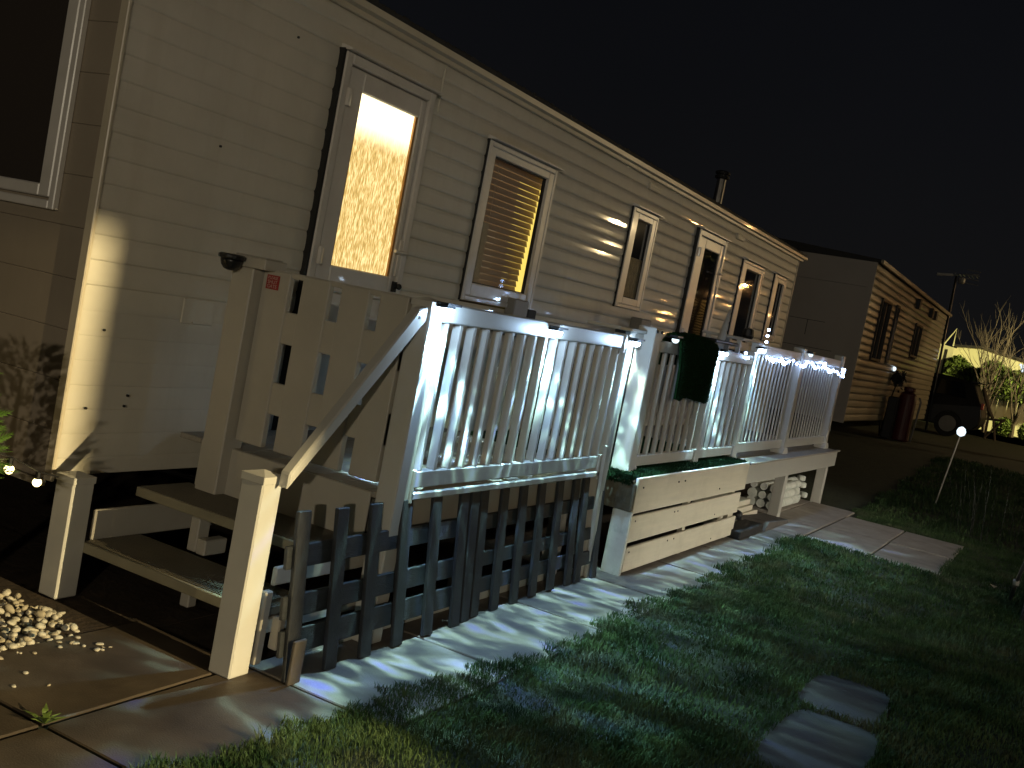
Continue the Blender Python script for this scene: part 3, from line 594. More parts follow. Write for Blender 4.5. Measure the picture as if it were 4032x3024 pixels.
for i in range(nx):
    for j in range(ns):
        a = i*(ns+1)+j; mv.f.append((a, a+1, a+ns+2, a+ns+1))
matm = solo("turf_mat", mv, mat("dark_green_mat", (.012, .055, .018), .9, .45, 60, 1.0, 250, spec=.15), "dark green artificial grass mat hung over the far railing", "mat")
md = matm.modifiers.new("thickness", 'SOLIDIFY'); md.thickness = .016
va = np.array(mv.v); fi = np.array(mv.f); P = va[fi].mean(1); k = rng.integers(0, len(P), 16000)
wq = rng.dirichlet([1, 1, 1, 1], 16000)[:, :, None]; P = (va[fi[k]]*wq).sum(1); P[:, 1] -= .012
v, q = quadcloud(P, None, .010, 1.3, -.4); o = np_mesh("turf_pile", v, q, turf, matm); o['kind'] = "stuff"

# ------------------------------------------------------------------ charcoal picket panels
def picket_panel(xs_, h, y, tilt, rails, x0_, x1_, label, hh=None):
    t_ = thing("picket_panel", label, "fence panel", ((x0_+x1_)/2, y, 0), "charcoal picket panels leaning on the near deck")
    for i, x in enumerate(xs_):
        hz = (hh[i] if hh else h)
        o = bpy.data.objects.new("picket", make_mesh("picket", MB().box(-.037, .037, -.009, .009, 0, hz), darkwood, (0, 0, 0), bevel=.003)); C.objects.link(o); o.parent = t_
        o.location = (x-t_.location.x, random.uniform(-.002, .002), random.uniform(0, .008)); o.rotation_euler = (0, R(random.uniform(-.7, .7)), 0)
    for (a, b_) in rails:
        o = bpy.data.objects.new("rail", make_mesh("rail", MB().box(x0_-t_.location.x, x1_-t_.location.x, .0095, .028, a, b_), darkrail, (0, 0, 0), bevel=.003)); C.objects.link(o); o.parent = t_
    t_.rotation_euler = (R(-tilt), 0, 0); return t_
picket_panel([3.085, 3.315, 3.545, 3.770, 4.005, 4.245], .62, 2.275, 7.0, ((.415, .500), (.232, .318), (.095, .190)), 3.03, 4.29, "charcoal picket panel of six uprights nearest the newel post")
picket_panel([4.46, 4.665, 4.875, 5.085, 5.30, 5.53], .635, 2.300, 6.0, ((.415, .490), (.235, .305), (.105, .180)), 4.42, 5.57, "taller charcoal picket panel in the middle under the white railing")
picket_panel([4.355], .635, 2.29, 6.0, ((.30, .33),), 4.33, 4.38, "single loose charcoal picket between the first and second panels")
picket_panel([5.645, 5.88], .630, 2.295, 6.0, ((.415, .490), (.235, .305), (.085, .165)), 5.62, 5.91, "narrow charcoal picket panel beside the cream deck skirt")
solo("lit_picket_foot", bx(3.05, 3.118, 2.252, 2.266, 0, .165), mat("lit_picket_brown", (.10, .085, .068), .7, .2, 20), "lit foot of the first picket, its light put into a pale board", "board", bevel=.003)  # lower end of the first picket, lamplight put into its colour
solo("ground_batten", bx(3.35, 5.6, 2.43, 2.50, .0, .05), paintw, "long white batten lying on the ground behind the pickets", "batten")

# ------------------------------------------------------------------ things under the far deck
pl = thing("plank_stack", "three white boards stacked under the far deck beside the skirt", "boards", (9.3, 2.45, 0))
for i, (x1_, y0_) in enumerate(((9.83, 2.37), (9.68, 2.385), (9.62, 2.40))): obj("board", bx(8.6, x1_, y0_, y0_+.22, .03+i*.055, .078+i*.055), paintw if 0 else skirtp, pl, bevel=.003)
solo("black_block", bx(8.45, 9.15, 2.13, 2.30, 0, .07), blackm, "flat black rubber block on the path by the skirt end", "block", bevel=.008)
solo("grey_ramp_block", MB().prism([(9.2, 0), (10.05, 0), (10.05, .03), (9.3, .075)], 'y', 2.12, 2.36), mat("dark_grey_stone", (.09, .08, .075), .85, .2, 10, .3), "dark grey sloping slab on the path in front of the stacked boards", "slab", bevel=.004)
kn = thing("hose_tap", "small black tap sticking out past the lowest skirt board", "tap", (8.62, 2.25, .1))
obj("tap_body", MB().tube([(8.50, 2.26, .09), (8.58, 2.24, .12), (8.62, 2.24, .155)], .014, 8), black, kn); obj("tap_knob", MB().ball((8.64, 2.235, .165), .042, 12, 8), black, kn, smooth=True)
pp = thing("pipe_stack", "heap of old white pipes lying under the outer end of the deck", "pipes", (11.3, 2.5, 0))
for i in range(9):
    r_ = random.uniform(.035, .05); yy = 2.42+(i % 3)*.10; z_ = .05+(i//3)*.085
    obj("pipe", MB().tube([(10.5, yy, z_), (11.35+random.uniform(-.12, .35), yy-.02, z_+.005)], r_, 10), paintw, pp)
for i in range(5): obj("pipe_end", MB().lathe((11.5+.08*i, 2.40+.04*(i % 2), .05+.06*(i % 4)), [(.03, 0), (.045, .01), (.045, .05), (.03, .06)], 10), paintw, pp)
solo("storage_crate", bx(9.9, 10.9, 2.9, 3.3, 0, .36), mat("dark_crate", (.02, .02, .02), .6), "dark crate standing in the shadow under the far deck", "crate", bevel=.01)

# ------------------------------------------------------------------ solar deck lights
def gobo(l, sc, seed):
    l.use_nodes = True; n = l.node_tree; L = n.links.new; e = n.nodes["Emission"]
    t_ = n.nodes.new("ShaderNodeTexCoord"); mp_ = n.nodes.new("ShaderNodeMapping"); mp_.inputs["Location"].default_value = (seed, seed*.7, 0); mp_.inputs["Scale"].default_value = (1.45, .62, .3)
    w_ = n.nodes.new("ShaderNodeTexNoise"); w_.inputs["Scale"].default_value = sc; w_.inputs["Detail"].default_value = 1.5; w_.inputs["Distortion"].default_value = .4
    r_ = n.nodes.new("ShaderNodeValToRGB"); cr = r_.color_ramp; cr.interpolation = 'EASE'
    cr.elements[0].position = .42; cr.elements[0].color = (.19, .24, .28, 1); cr.elements[1].position = .74; cr.elements[1].color = (2.0, 2.1, 4.4, 1)
    for p_, c_ in ((.52, (.50, .60, .50)), (.60, (2.0, 2.3, 1.5)), (.66, (2.4, 2.7, 2.9))): e_ = cr.elements.new(p_); e_.color = (*c_, 1)
    L(t_.outputs["Normal"], mp_.inputs[0]); L(mp_.outputs[0], w_.inputs["Vector"]); L(w_.outputs[0], r_.inputs[0]); L(r_.outputs[0], e.inputs[0])
def solar(x, y, z_, label, power=5.0, lit=True, seed=1.):
    t_ = thing("solar_deck_light", label, "solar light", (x, y, z_), "solar lights on the deck railing")
    h = MB(); pts = [(x-.055, z_+.012), (x+.055, z_+.012), (x+.055, z_+.022), (x-.055, z_+.022)]
    h.prism(pts, 'y', y-.055, y); h.lathe((x, y-.001, z_+.0), [(.052, 0), (.046, .012)], 14)
    obj("light_housing", h, black, t_)
    obj("lens", MB().ball((x, y-.025, z_-.006), .030, 12, 8, (1.2, .75, .75)), lensw if lit else coolbulb, t_, smooth=True)
    if lit:
        l = lamp("led", 'SPOT', (x, y-.050, z_-.03), power*1.9, (.45, .69, 1.0), aim=(x, y-.18, z_-1.5), size=.012, spot=118, blend=.85); gobo(l.data, 9.5, seed)
        l2 = lamp("led_glow", 'POINT', (x, y-.075, z_-.02), 5.0, (.45, .69, 1.0), size=.02); l2.parent = t_; l2.location = (0, -.075, -.02)
        l.parent = t_; l.location = (0, -.050, -.03)
    return t_
solar(3.745, 2.338, 1.435, "bright solar light on the handrail post beside the gate", 60, seed=1.3)
solar(4.80, 2.338, 1.415, "bright solar light halfway along the near railing", 42, seed=4.1)
solar(5.865, 2.336, 1.425, "bright solar light on the railing post before the gap", 42, seed=7.7)
solar(6.56, 2.350, 1.485, "dim solar light with clear lens beside the tall gap post", 0, lit=False)
solar(7.68, 2.350, 1.455, "bright solar light just right of the hanging green mat", 40, seed=2.9)
solar(8.70, 2.350, 1.535, "bright solar light where the fairy lights begin", 40, seed=5.3)
solar(10.42, 2.350, 1.585, "dim solar light beside the middle capped post", 0, lit=False)
l_ = lamp("led", 'SPOT', (6.05, 2.47, 1.44), 16, (.70, .85, 1.0), aim=(6.3, 2.45, .4), size=.012, spot=150, blend=.4); gobo(l_.data, 5, 3.3)
t_ = thing("solar_deck_light", "solar light under the white shelf shining across the deck gap", "solar light", (6.05, 2.48, 1.47), "solar lights on the deck railing")
obj("light_housing", bx(6.01, 6.09, 2.45, 2.52, 1.458, 1.477), black, t_); obj("lens", MB().ball((6.05, 2.48, 1.450), .016), lensw, t_); l_.parent = t_; l_.location = (0, -.01, -.04)

# fairy lights
fy = thing("fairy_lights", "string of white fairy lights wound along the far railing", "fairy lights", (10.4, 2.34, 1.5))
pts = []
for i in range(90):
    u = i/89; x = 8.25+u*3.98; z_ = 1.478+.035*u-.03*abs(math.sin(u*17))-.02*math.sin(u*41); y = 2.335+.012*math.sin(u*60)
    if u > .85: z_ -= .07*math.sin((u-.85)/.15*math.pi)
    pts.append((x, y, z_))
obj("wire", MB().tube(pts, .0025, 5), blackm, fy)
b0 = obj("bulb", MB().ball(pts[0], .0115, 8, 5), fairym, fy)
for i in range(1, 90):
    if (i < 12 and i % 3) or random.random() < .38: continue
    d = Vector(pts[i])-Vector(pts[0])+Vector((random.uniform(-.02, .02), 0, random.uniform(-.02, .012)))
    dupp(b0, fy, d).scale = (1, 1, 1)
for z_ in (1.60, 1.65, 1.70, 1.545): dupp(b0, fy, Vector((8.73+random.uniform(-.01, .03), 2.33, z_))-Vector(pts[0]))
for (x, z_) in ((12.21, 1.46), (12.23, 1.50), (12.24, 1.42)): dupp(b0, fy, Vector((x, 2.33, z_))-Vector(pts[0]))

# items behind the far railing
wb = thing("white_parasol", "folded white parasol leaning on the far deck by the fairy lights", "parasol", (9.2, 2.9, .6))
obj("parasol_cloth", MB().tube([(9.35, 2.95, .8), (9.45, 2.95, 1.35), (9.62, 2.95, 1.83)], [.07, .055, .012], 10), pvc, wb); obj("parasol_pole", MB().tube([(9.33, 2.95, .6), (9.35, 2.95, .8)], .02, 8), pvc, wb)
tb = thing("deck_table", "white table with dark odds and ends on the far deck", "table", (9.95, 2.9, .6))
obj("table_top", bx(9.55, 10.3, 2.75, 3.15, 1.585, 1.61), pvc, tb, bevel=.006)
for x, y in ((9.6, 2.8), (10.25, 2.8), (9.6, 3.1), (10.25, 3.1)): obj("leg", bx(x-.02, x+.02, y-.02, y+.02, .6, 1.584), pvc, tb)
solo("black_tray", bx(8.35, 9.0, 2.62, 2.85, 1.515, 1.545), black, "flat black tray on the deck behind the lit railing post", "tray", bevel=.01)
solo("black_lamp_head", MB().lathe((10.0, 2.85, 1.611), [(.05, 0), (.06, .03), (.05, .09), (.02, .10)], 12), black, "small black canister on the white deck table", "canister")

# ------------------------------------------------------------------ left edge: conifer, bulbs, pebbles, weed
cf = thing("conifer_shrub", "bright green dwarf conifer at the left edge of the picture", "shrub", (2.02, 3.16, 0))
cz = MB().tube([(2.02, 3.16, 0), (2.03, 3.17, .5), (2.02, 3.16, 1.0)], [.03, .022, .008], 7); obj("trunk", cz, bark, cf)
PV = []; PF = []; kk = 0
for i in range(1500):
    z_ = random.uniform(.42, 1.12); rmax = .315*math.sin(min(1, (z_-.36)/.35)*math.pi/2)*(1-max(0, (z_-.75)/.75)); a = random.uniform(0, 2*math.pi); r_ = rmax*random.uniform(.55, 1.06)
    c_ = np.array([2.02+r_*math.cos(a), 3.16+r_*math.sin(a), z_]); dirv = np.array([math.cos(a), math.sin(a), random.uniform(-.1, .6)]); dirv /= np.linalg.norm(dirv)
    side = np.cross(dirv, [0, 0, 1]); side /= np.linalg.norm(side); side = side*math.cos(.5)+np.array([0, 0, 1])*random.uniform(-.8, .8); ln = random.uniform(.035, .065)
    for s_ in range(5):
        for sg_ in (-1, 1):
            p0 = c_+dirv*ln*(s_/5); tip = p0+dirv*ln*.33+side*sg_*ln*.42*(1-s_/6); w_ = dirv*ln*.10
            PV += [p0-w_, p0+w_, tip]; PF.append((kk, kk+1, kk+2)); kk += 3
    PV += [c_-side*.002, c_+side*.002, c_+dirv*ln*1.15]; PF.append((kk, kk+1, kk+2)); kk += 3
tag(np_mesh("foliage", np.array(PV), np.array(PF), conif, cf), kind="stuff")
fe = thing("festoon_lights", "pair of warm round festoon bulbs hanging beside the conifer", "festoon lights", (2.5, 3.15, .6))
for (x, y, z_) in ((2.40, 3.07, .632), (2.70, 3.29, .514)):
    b_ = obj("bulb", MB().ball((x, y, z_), .0165, 12, 8), warmbulb, fe, smooth=True); obj("bulb_holder", MB().lathe((x, y, z_+.012), [(.010, 0), (.010, .028)], 8), black, b_)
    lamp("bulb_light", 'POINT', (x, y, z_-.03), .10, (1, .72, .3), size=.02).parent = None
obj("cord", MB().tube([(1.6, 2.6, .95), (2.0, 2.85, .80), (2.40, 3.07, .675), (2.70, 3.29, .555), (3.0, 3.50, .46)], .003, 5), blackm, fe)
pms = []
for i in range(9):
    b_ = MB().ball((0, 0, 0), 1, 8, 6); a = np.array(b_.v); sc = np.array([random.uniform(.9, 1.35), random.uniform(.7, 1.0), random.uniform(.45, .75)])
    a = a*sc*(1+.09*np.sin(a[:, :1]*4+i)+.07*np.cos(a[:, 1:2]*5+2*i)); b_.v = [tuple(q) for q in a]; pms.append(make_mesh("pebble", b_, pebm if i % 3 else pebm2, (0, 0, 0), smooth=True))
def pebble(x, y, z_, s_):
    o = bpy.data.objects.new("pebble", random.choice(pms)); C.objects.link(o); o.location = (x, y, z_); o.scale = (s_, s_, s_); o.rotation_euler = (random.uniform(-.4, .4), random.uniform(-.4, .4), random.uniform(0, 6.3))
    tag(o, "pale rounded pebble in the heap at the left beside the steps", "pebble", "pale pebbles heaped by the steps")
cnt = 0; placed = []
while cnt < 280:
    x, y = random.uniform(2.24, 2.87), random.uniform(2.99, 3.70)
    if x < y/1.37 or x > 2.82+.03*math.sin(y*12) or y < 3.03-.06*(2.8-x) or (x-2.02)**2+(y-3.16)**2 < .03: continue
    s_ = random.uniform(.010, .021)
    if any((x-a)**2+(y-b_)**2 < (.75*(s_+c_))**2 for a, b_, c_ in placed): 
        if random.random() < .75: continue
        z_ = random.uniform(.015, .03)
    else: z_ = 0
    placed.append((x, y, s_)); pebble(x, y, -.012+s_*.5+z_, s_); cnt += 1
def stray(x, y, s_):
    o = bpy.data.objects.new("pebble", random.choice(pms)); C.objects.link(o); o.location = (x, y, s_*.35); o.scale = (s_, s_, s_*.7); o.rotation_euler = (0, 0, random.uniform(0, 6))
    tag(o, "stray small pebble lying loose on the brown concrete slab", "pebble", "stray pebbles on the slab")
for i in range(20):
    x = random.uniform(2.25, 2.8); stray(x, 2.99-abs(random.gauss(0, .14)), random.uniform(.006, .014))
wd = thing("weed", "small green weed growing in the joint between slabs", "weed", (2.205, 2.485, 0))
for i in range(16):
    a = i*2.4; ln = random.uniform(.035, .085); el = random.uniform(.3, 1.2); dx, dy, dz = math.cos(a)*math.cos(el)*ln, math.sin(a)*math.cos(el)*ln, math.sin(el)*ln; px, py = -math.sin(a)*.007, math.cos(a)*.007
    lf = MB().add([(2.205, 2.485, 0), (2.205+dx*.5+px, 2.485+dy*.5+py, dz*.7), (2.205+dx, 2.485+dy, dz*.85), (2.205+dx*.5-px, 2.485+dy*.5-py, dz*.7)], [(0, 1, 2, 3)]); obj("leaf", lf, leafm, wd)

for i in range(3):
    gx, gy = ((2.62, 2.00), (3.35, 1.95), (3.95, 1.86))[i]; cl = thing("grass_tuft", ("long grass tuft leaning over the path near the bottom left", "grass tuft overhanging the path opposite the second picket", "grass tuft overhanging the path where two slabs meet")[i], "grass tuft", (gx, gy, 0)); m_ = MB()
    for k in range(26):
        a = random.uniform(0, 6.28); ln = random.uniform(.03, .075); lx, ly = math.cos(a)*ln*.5, math.sin(a)*ln*.5+.012; bxx, byy = gx+random.gauss(0, .02), gy+random.gauss(0, .012); px, py = -math.sin(a)*.0016, math.cos(a)*.0016
        m_.add([(bxx-px, byy-py, 0), (bxx+px, byy+py, 0), (bxx+lx*.5+px, byy+ly*.5+py, ln*.6), (bxx+lx*.5-px, byy+ly*.5-py, ln*.6), (bxx+lx, byy+ly, ln*.8)], [(0, 1, 2, 3), (3, 2, 4)])
    tag(obj("blades", m_, gm, cl), kind="stuff")
# ------------------------------------------------------------------ right: solar stake, reeds, pipe, leaf
sk = thing("garden_solar_stake", "tall thin solar stake light standing in the grass at right", "garden light", (14.2, 1.30, .05))
obj("stake", MB().tube([(14.2, 1.30, 0), (14.2, 1.235, .55), (14.2, 1.185, .97)], .011, 6), steel, sk)
obj("stake_lamp", MB().lathe((14.2, 1.182, .97), [(.012, 0), (.045, .02), (.055, .06), (.04, .10), (.01, .12)], 12), coolbulb, sk, smooth=True)
rd = thing("reed_clump", "dark clump of thin dry reeds at the right edge behind the paving", "reeds", (12.2, .55, 0))
for i in range(36):
    x, y = random.uniform(11.9, 13.0), random.uniform(-.3, .95); h = random.uniform(.45, 1.0); lx, ly = random.uniform(-.1, .1), random.uniform(0, .16)
    obj("reed", MB().tube([(x, y, 0), (x+lx*.4, y+ly*.4, h*.6), (x+lx, y+ly, h)], [.0035, .003, .0012], 3), reedm, rd)
wp = thing("standpipe", "pale knobbly standpipe at the right edge of the lawn", "pipe", (8.9, .13, 0))
obj("pipe", MB().tube([(9.05, .155, .02), (8.9, .13, .22), (8.75, .08, .50)], .014, 8), steel, wp); obj("pipe_joint", MB().lathe((8.93, .137, .15), [(.022, 0), (.026, .01), (.026, .04), (.02, .05)], 10), steel, wp)
solo("dark_planter", MB().prism([(-.30, 0), (.06, 0), (.03, .14), (-.30, .16)], 'x', 8.3, 9.0), blackm, "dark planter cut by the right edge of the picture", "planter")
solo("fallen_leaf", MB().add([(9.40, .29, .02), (9.46, .33, .035), (9.53, .31, .02), (9.46, .27, .028)], [(0, 1, 2, 3)]), pebm2, "single pale fallen leaf on the dark lawn at right", "leaf")

# ------------------------------------------------------------------ neighbouring caravan
GZ = .35
nb = thing("static_caravan", "darker yellowish static caravan next door beyond the far deck", "static caravan", (23.2, 5, GZ))
NX0, NX1, NY = 18.0, 28.5, 3.3; nz0, nz1 = .66, 3.30
obj("body", bx(NX0+.02, NX1, NY+.05, 6.8, nz0+.02, nz1), blackm, nb)
z = nz0; k = 0
nop = [(19.1, 20.1, 1.75, 2.83), (20.72, 21.05, 1.78, 2.86), (23.55, 24.6, 2.03, 2.74)]
while z < nz1-.02:
    z2 = min(z+.12, nz1); zc = (z+z2)/2; x = NX0+.01; segs = []
    for a, b_, c_, d_ in nop:
        if c_ < zc < d_: segs.append((x, a)); x = b_
    segs.append((x, NX1))
    for s0, s1 in segs:
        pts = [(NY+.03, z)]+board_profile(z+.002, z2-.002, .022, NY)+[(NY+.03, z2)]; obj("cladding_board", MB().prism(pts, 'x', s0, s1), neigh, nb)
    z = z2
for (a, b_, c_, d_) in nop[:1]+nop[2:]:
    f_ = frame(nb, "window", a, b_, c_, d_, .05, NY-.05, NY+.03, rubber); obj("pane", bx(a+.05, b_-.05, NY-.005, NY+.01, c_+.05, d_-.05), neighglass, f_)
    obj("mullion", bx((a+b_)/2-.03, (a+b_)/2+.03, NY-.045, NY-.006, c_+.05, d_-.05), rubber, f_)
f_ = frame(nb, "window", 20.72, 21.05, 1.78, 2.86, .05, NY-.05, NY+.03, rubber)
obj("lit_curtain", bx(20.77, 21.0, NY-.005, NY+.01, 1.83, 2.60), emat("lit_curtain_glow", (1.0, .72, .50), .55), f_)
obj("corner_trim", bx(NX0-.02, NX0+.01, NY-.03, NY+.05, nz0-.02, nz1+.02), neighend, nb)
obj("end_panel", bx(NX0-.01, NX0+.02, NY+.05, 6.8, nz0-.02, 2.88), neighend, nb); obj("end_panel", MB().prism([(NY+.05, 2.884), (6.8, 2.884), (6.8, nz1), (5.05, nz1+.12), (NY+.05, nz1)], 'x', NX0-.012, NX0+.02), neighend, nb)
for (a, b_, c_, d_) in ((3.9, 4.5, 2.2, 2.208), (4.18, 4.19, 1.95, 2.2), (3.7, 5.2, 1.75, 1.757)): obj("panel_seam", bx(NX0-.0145, NX0-.0105, a, b_, c_, d_), rubber, nb)
obj("roof", MB().prism([(NY-.08, nz1), (NY-.08, nz1+.05), (5.05, nz1+.17), (6.9, nz1+.03), (6.9, nz1)], 'x', NX0-.06, NX1+.1), roofm, nb)
obj("gutter", bx(NX0-.05, NX1+.1, NY-.12, NY-.082, nz1-.01, nz1+.05), neigh, nb)
for x in (23.0, 25.2, 25.9): obj("bracket_shadow_box", bx(x, x+.25, NY-.10, NY-.024, 3.0, 3.2), rubber, nb)
solo("gas_bottle", MB().lathe((22.0, 2.90, GZ), [(.15, 0), (.17, .03), (.17, .82), (.15, .92), (.08, .97), (.11, .98), (.11, 1.05), (.05, 1.06)], 20), redgas, "tall dark red gas bottle standing by the neighbouring caravan", "gas bottle", smooth=False)
gb_ = solo("wheelie_cabinet", bx(21.6, 22.1, 3.02, 3.2, GZ, 1.17), blackm, "black cabinet behind the red gas bottle by the neighbour's wall", "cabinet", bevel=.02)
hs = solo("black_hose", MB().tube([(22.4, 2.74, 1.24), (22.4, 2.70, 1.15), (22.4, 2.72, .7), (22.4, 2.75, GZ)], .02, 6), black, "black hose curving down the right side of the red bottle", "hose")
dp = thing("spindly_shrub", "spindly dark plant with two leaf heads beside the gas bottle", "shrub", (22, 3.2, GZ))
for (x, y, z_, w_) in ((22.0, 3.40, 1.55, .10), (22.0, 3.16, 1.50, .11)):
    obj("stem", MB().tube([(22.0, 3.28, GZ), (22.0, 3.30+.5*(y-3.28), .9), (x, y, z_)], .014, 5), blackm, dp)
    P = np.array([x, y, z_])+rng.normal(size=(140, 3))*np.array([w_, w_*.75, w_*.8])*.8; v, q = quadcloud(P, None, .035); tag(np_mesh("leaves", v, q, blackm, dp), kind="stuff")
gl = solo("glowing_globe", MB().ball((22.0, 3.276, 1.70), .045, 10, 8), coolbulb, "small pale glowing globe above the spindly plant", "globe light")
# TV aerial
ae = thing("tv_aerial", "television aerial on a tall black pole at the end of the neighbouring caravan", "aerial", (29, 3.3, GZ))
obj("pole", MB().tube([(29.0, 3.24, GZ), (29.0, 3.33, 4.35)], .03, 8), black, ae)
obj("boom", MB().tube([(29.0, 3.80, 4.32), (29.0, 2.82, 4.46)], .018, 6), steel, ae); obj("front_tube", MB().tube([(29.0, 3.79, 4.33), (29.0, 3.42, 4.37)], .035, 8), trim, ae)
for i in range(6): y = 3.35-i*.10; obj("element", MB().tube([(28.75, y, 4.39), (29.25, y, 4.39)], .008, 5), steel, ae)
for i in range(4): obj("reflector_bar", MB().tube([(29.0, 3.12, 4.22+i*.11), (29.0, 2.80, 4.20+i*.11)], .011, 5), greyp, ae)
obj("receiver", MB().lathe((29.0, 3.19, 4.18), [(.06, 0), (.09, .04), (.09, .14), (.03, .17)], 10), greyp, ae)
# parked car, side on
cr = thing("parked_car", "black parked car side-on beyond the neighbouring caravan", "car", (29.9, 4.2, GZ))
cy0 = 2.06
prof = [(0.0, .42), (-.02, .62), (.03, .90), (.10, 1.02), (.28, 1.38), (.42, 1.46), (1.1, 1.52), (2.0, 1.50), (2.6, 1.38), (3.25, 1.05), (4.1, .95), (4.45, .75), (4.48, .40), (4.3, .25), (.15, .25)]
n_ = len(prof); vs = []
for sx_, ins in ((0, 1), (1, -1)):
    for (y, z_) in prof: tum = max(0, z_-.98)*.36; vs.append((29.05+1.78*sx_+ins*tum, cy0+y, GZ+z_))
obj("body", MB().add(vs, [tuple(range(n_))[::-1], tuple(range(n_, 2*n_))]+[(i, (i+1) % n_, n_+(i+1) % n_, n_+i) for i in range(n_)]), carp, cr, bevel=.03)
for (a, b_, c_, d_) in ((.42, .55, 1.15, 1.10), (1.22, 1.22, 2.05, 2.0), (2.12, 2.12, 2.95, 2.5)):
    zt, zb = 1.40, 1.03; f2 = lambda y, z_: (29.045+max(0, z_-.98)*.36, cy0+y, GZ+z_)
    obj("side_window", MB().add([f2(a, zb), f2(c_, zb), f2(d_, zt-.02*(d_ > 2)), f2(b_, zt)]+[(q[0]-.006, q[1], q[2]) for q in (f2(a, zb), f2(c_, zb), f2(d_, zt), f2(b_, zt))], [(0, 1, 2, 3), (7, 6, 5, 4), (0, 4, 5, 1), (1, 5, 6, 2), (2, 6, 7, 3), (3, 7, 4, 0)]), carg, cr)
obj("rear_spoiler", bx(29.3, 30.6, cy0+.16, cy0+.42, GZ+1.455, GZ+1.485), carp, cr)
obj("taillight", bx(29.06, 29.30, cy0-.015, cy0+.05, GZ+.82, GZ+.98), mat("tail_lens", (.5, .10, .06), .2), cr, bevel=.01)
for y in (.72, 3.55):
    w_ = obj("wheel", MB().lathe((29.02, cy0+y, GZ+.32), [(.20, 0), (.31, .0), (.325, .03), (.325, .19), (.30, .21)], 24, 'x'), tyre, cr)
    obj("rim", MB().lathe((29.012, cy0+y, GZ+.32), [(.205, 0), (.20, .012), (.05, .03), (.04, .0), (.01, .0)], 20, 'x'), greyp, w_)
    for q in range(5):
        a = q*2*math.pi/5; obj("spoke", MB().tube([(29.005, cy0+y, GZ+.32), (29.005, cy0+y+.19*math.cos(a), GZ+.32+.19*math.sin(a))], .022, 4), greyp, w_)
obj("door_mirror", MB().ball((28.96, cy0+2.95, GZ+1.05), .09, 8, 6, (1, .6, .8)), carp, cr)

# far pale caravan, hedge, wall, bare tree, bin
fc = thing("far_caravan", "pale yellow-lit caravan in the distance behind the hedge", "static caravan", (44, 3.5, GZ))
obj("body", MB().add([(42, 4.92, .4), (42.0, 4.36, .4), (58, 3.1, .4), (58, 7, .4), (42, 4.92, 3.12), (42, 4.36, 3.05), (58, 3.1, 3.15), (58, 7, 3.15)], [(0, 3, 2, 1), (4, 5, 6, 7), (0, 1, 5, 4), (1, 2, 6, 5), (2, 3, 7, 6), (3, 0, 4, 7)]), farw, fc)
obj("window", bx(41.96, 41.99, 4.55, 4.62, 1.9, 2.95), rubber, fc)
obj("long_wall", MB().add([(43.5, 4.42, .4), (43.5, 1.70, .4), (44.0, 1.70, .4), (44, 4.42, .4), (43.5, 4.42, 3.18), (43.5, 3.5, 3.26), (43.5, 1.70, 3.0), (44, 4.42, 3.18), (44, 3.5, 3.26), (44, 1.7, 3.0)], [(0, 1, 6, 5, 4), (3, 7, 8, 9, 2), (4, 5, 8, 7), (5, 6, 9, 8), (1, 2, 9, 6), (0, 4, 7, 3), (0, 3, 2, 1)]), farw, fc)
obj("roof_edge", MB().prism([(4.5, 3.15), (3.5, 3.255), (1.68, 2.99), (1.68, 3.07), (3.5, 3.34), (4.5, 3.23)], 'x', 43.35, 44.1), roofm, fc)
obj("chimney_frame", MB().tube([(42.1, 4.75, 3.1), (42.1, 4.42, 3.75), (42.1, 4.42, 3.1)], .03, 5), farw, fc)
def hedge(name, x0_, x1_, y0_, y1_, z0_, z1_, n_, size, label):
    P = np.stack([rng.uniform(x0_, x1_, n_), rng.uniform(y0_, y1_, n_), z0_+(z1_-z0_)*rng.uniform(0, 1, n_)], 1)
    P[:, 2] += .10*np.sin(P[:, 1]*5)*(P[:, 2]-z0_); v, q = quadcloud(P, None, size)
    t_ = thing(name, label, "hedge", ((x0_+x1_)/2, (y0_+y1_)/2, z0_)); tag(np_mesh("foliage", v, q, leafm, t_), kind="stuff")
    obj("stems", MB().box(x0_+.1, x1_, y0_+.05, y1_-.05, z0_, z1_-.2), mat("hedge_core", (.012, .018, .006), .9), t_)
hedge("hedge", 41.2, 42.2, 3.0, 4.42, 1.0, 2.60, 5000, .06, "clipped green hedge in front of the far pale caravan")
hedge("hedge", 40.4, 41.2, .8, 3.15, 1.55, 2.68, 5000, .06, "darker higher hedge running out of the picture at right")
gw = thing("garden_wall", "pale low wall lit through shrubs at the far right", "wall", (41.5, 2.2, GZ))
for k in range(7): obj("wall_panel", bx(41.2, 41.3, .9+k*.32, 1.2+k*.32, GZ, 1.62), farw, gw)
for (y, r_, hgt, lab) in ((2.05, .30, .36, "low dark bush under the pale garden wall"), (1.35, .22, .30, "smaller dark bush beside the pale garden wall at the right edge")):
    P = rng.normal(size=(900, 3)); P /= np.linalg.norm(P, axis=1)[:, None]; P *= rng.uniform(.5, 1, 900)[:, None]**.5*np.array([r_, r_, hgt]); P += np.array([39.6, y, GZ+.25])
    t_ = thing("bush", lab, "bush", (39.6, y, GZ)); v, q = quadcloud(P, None, .05); tag(np_mesh("foliage", v, q, leafm, t_), kind="stuff")
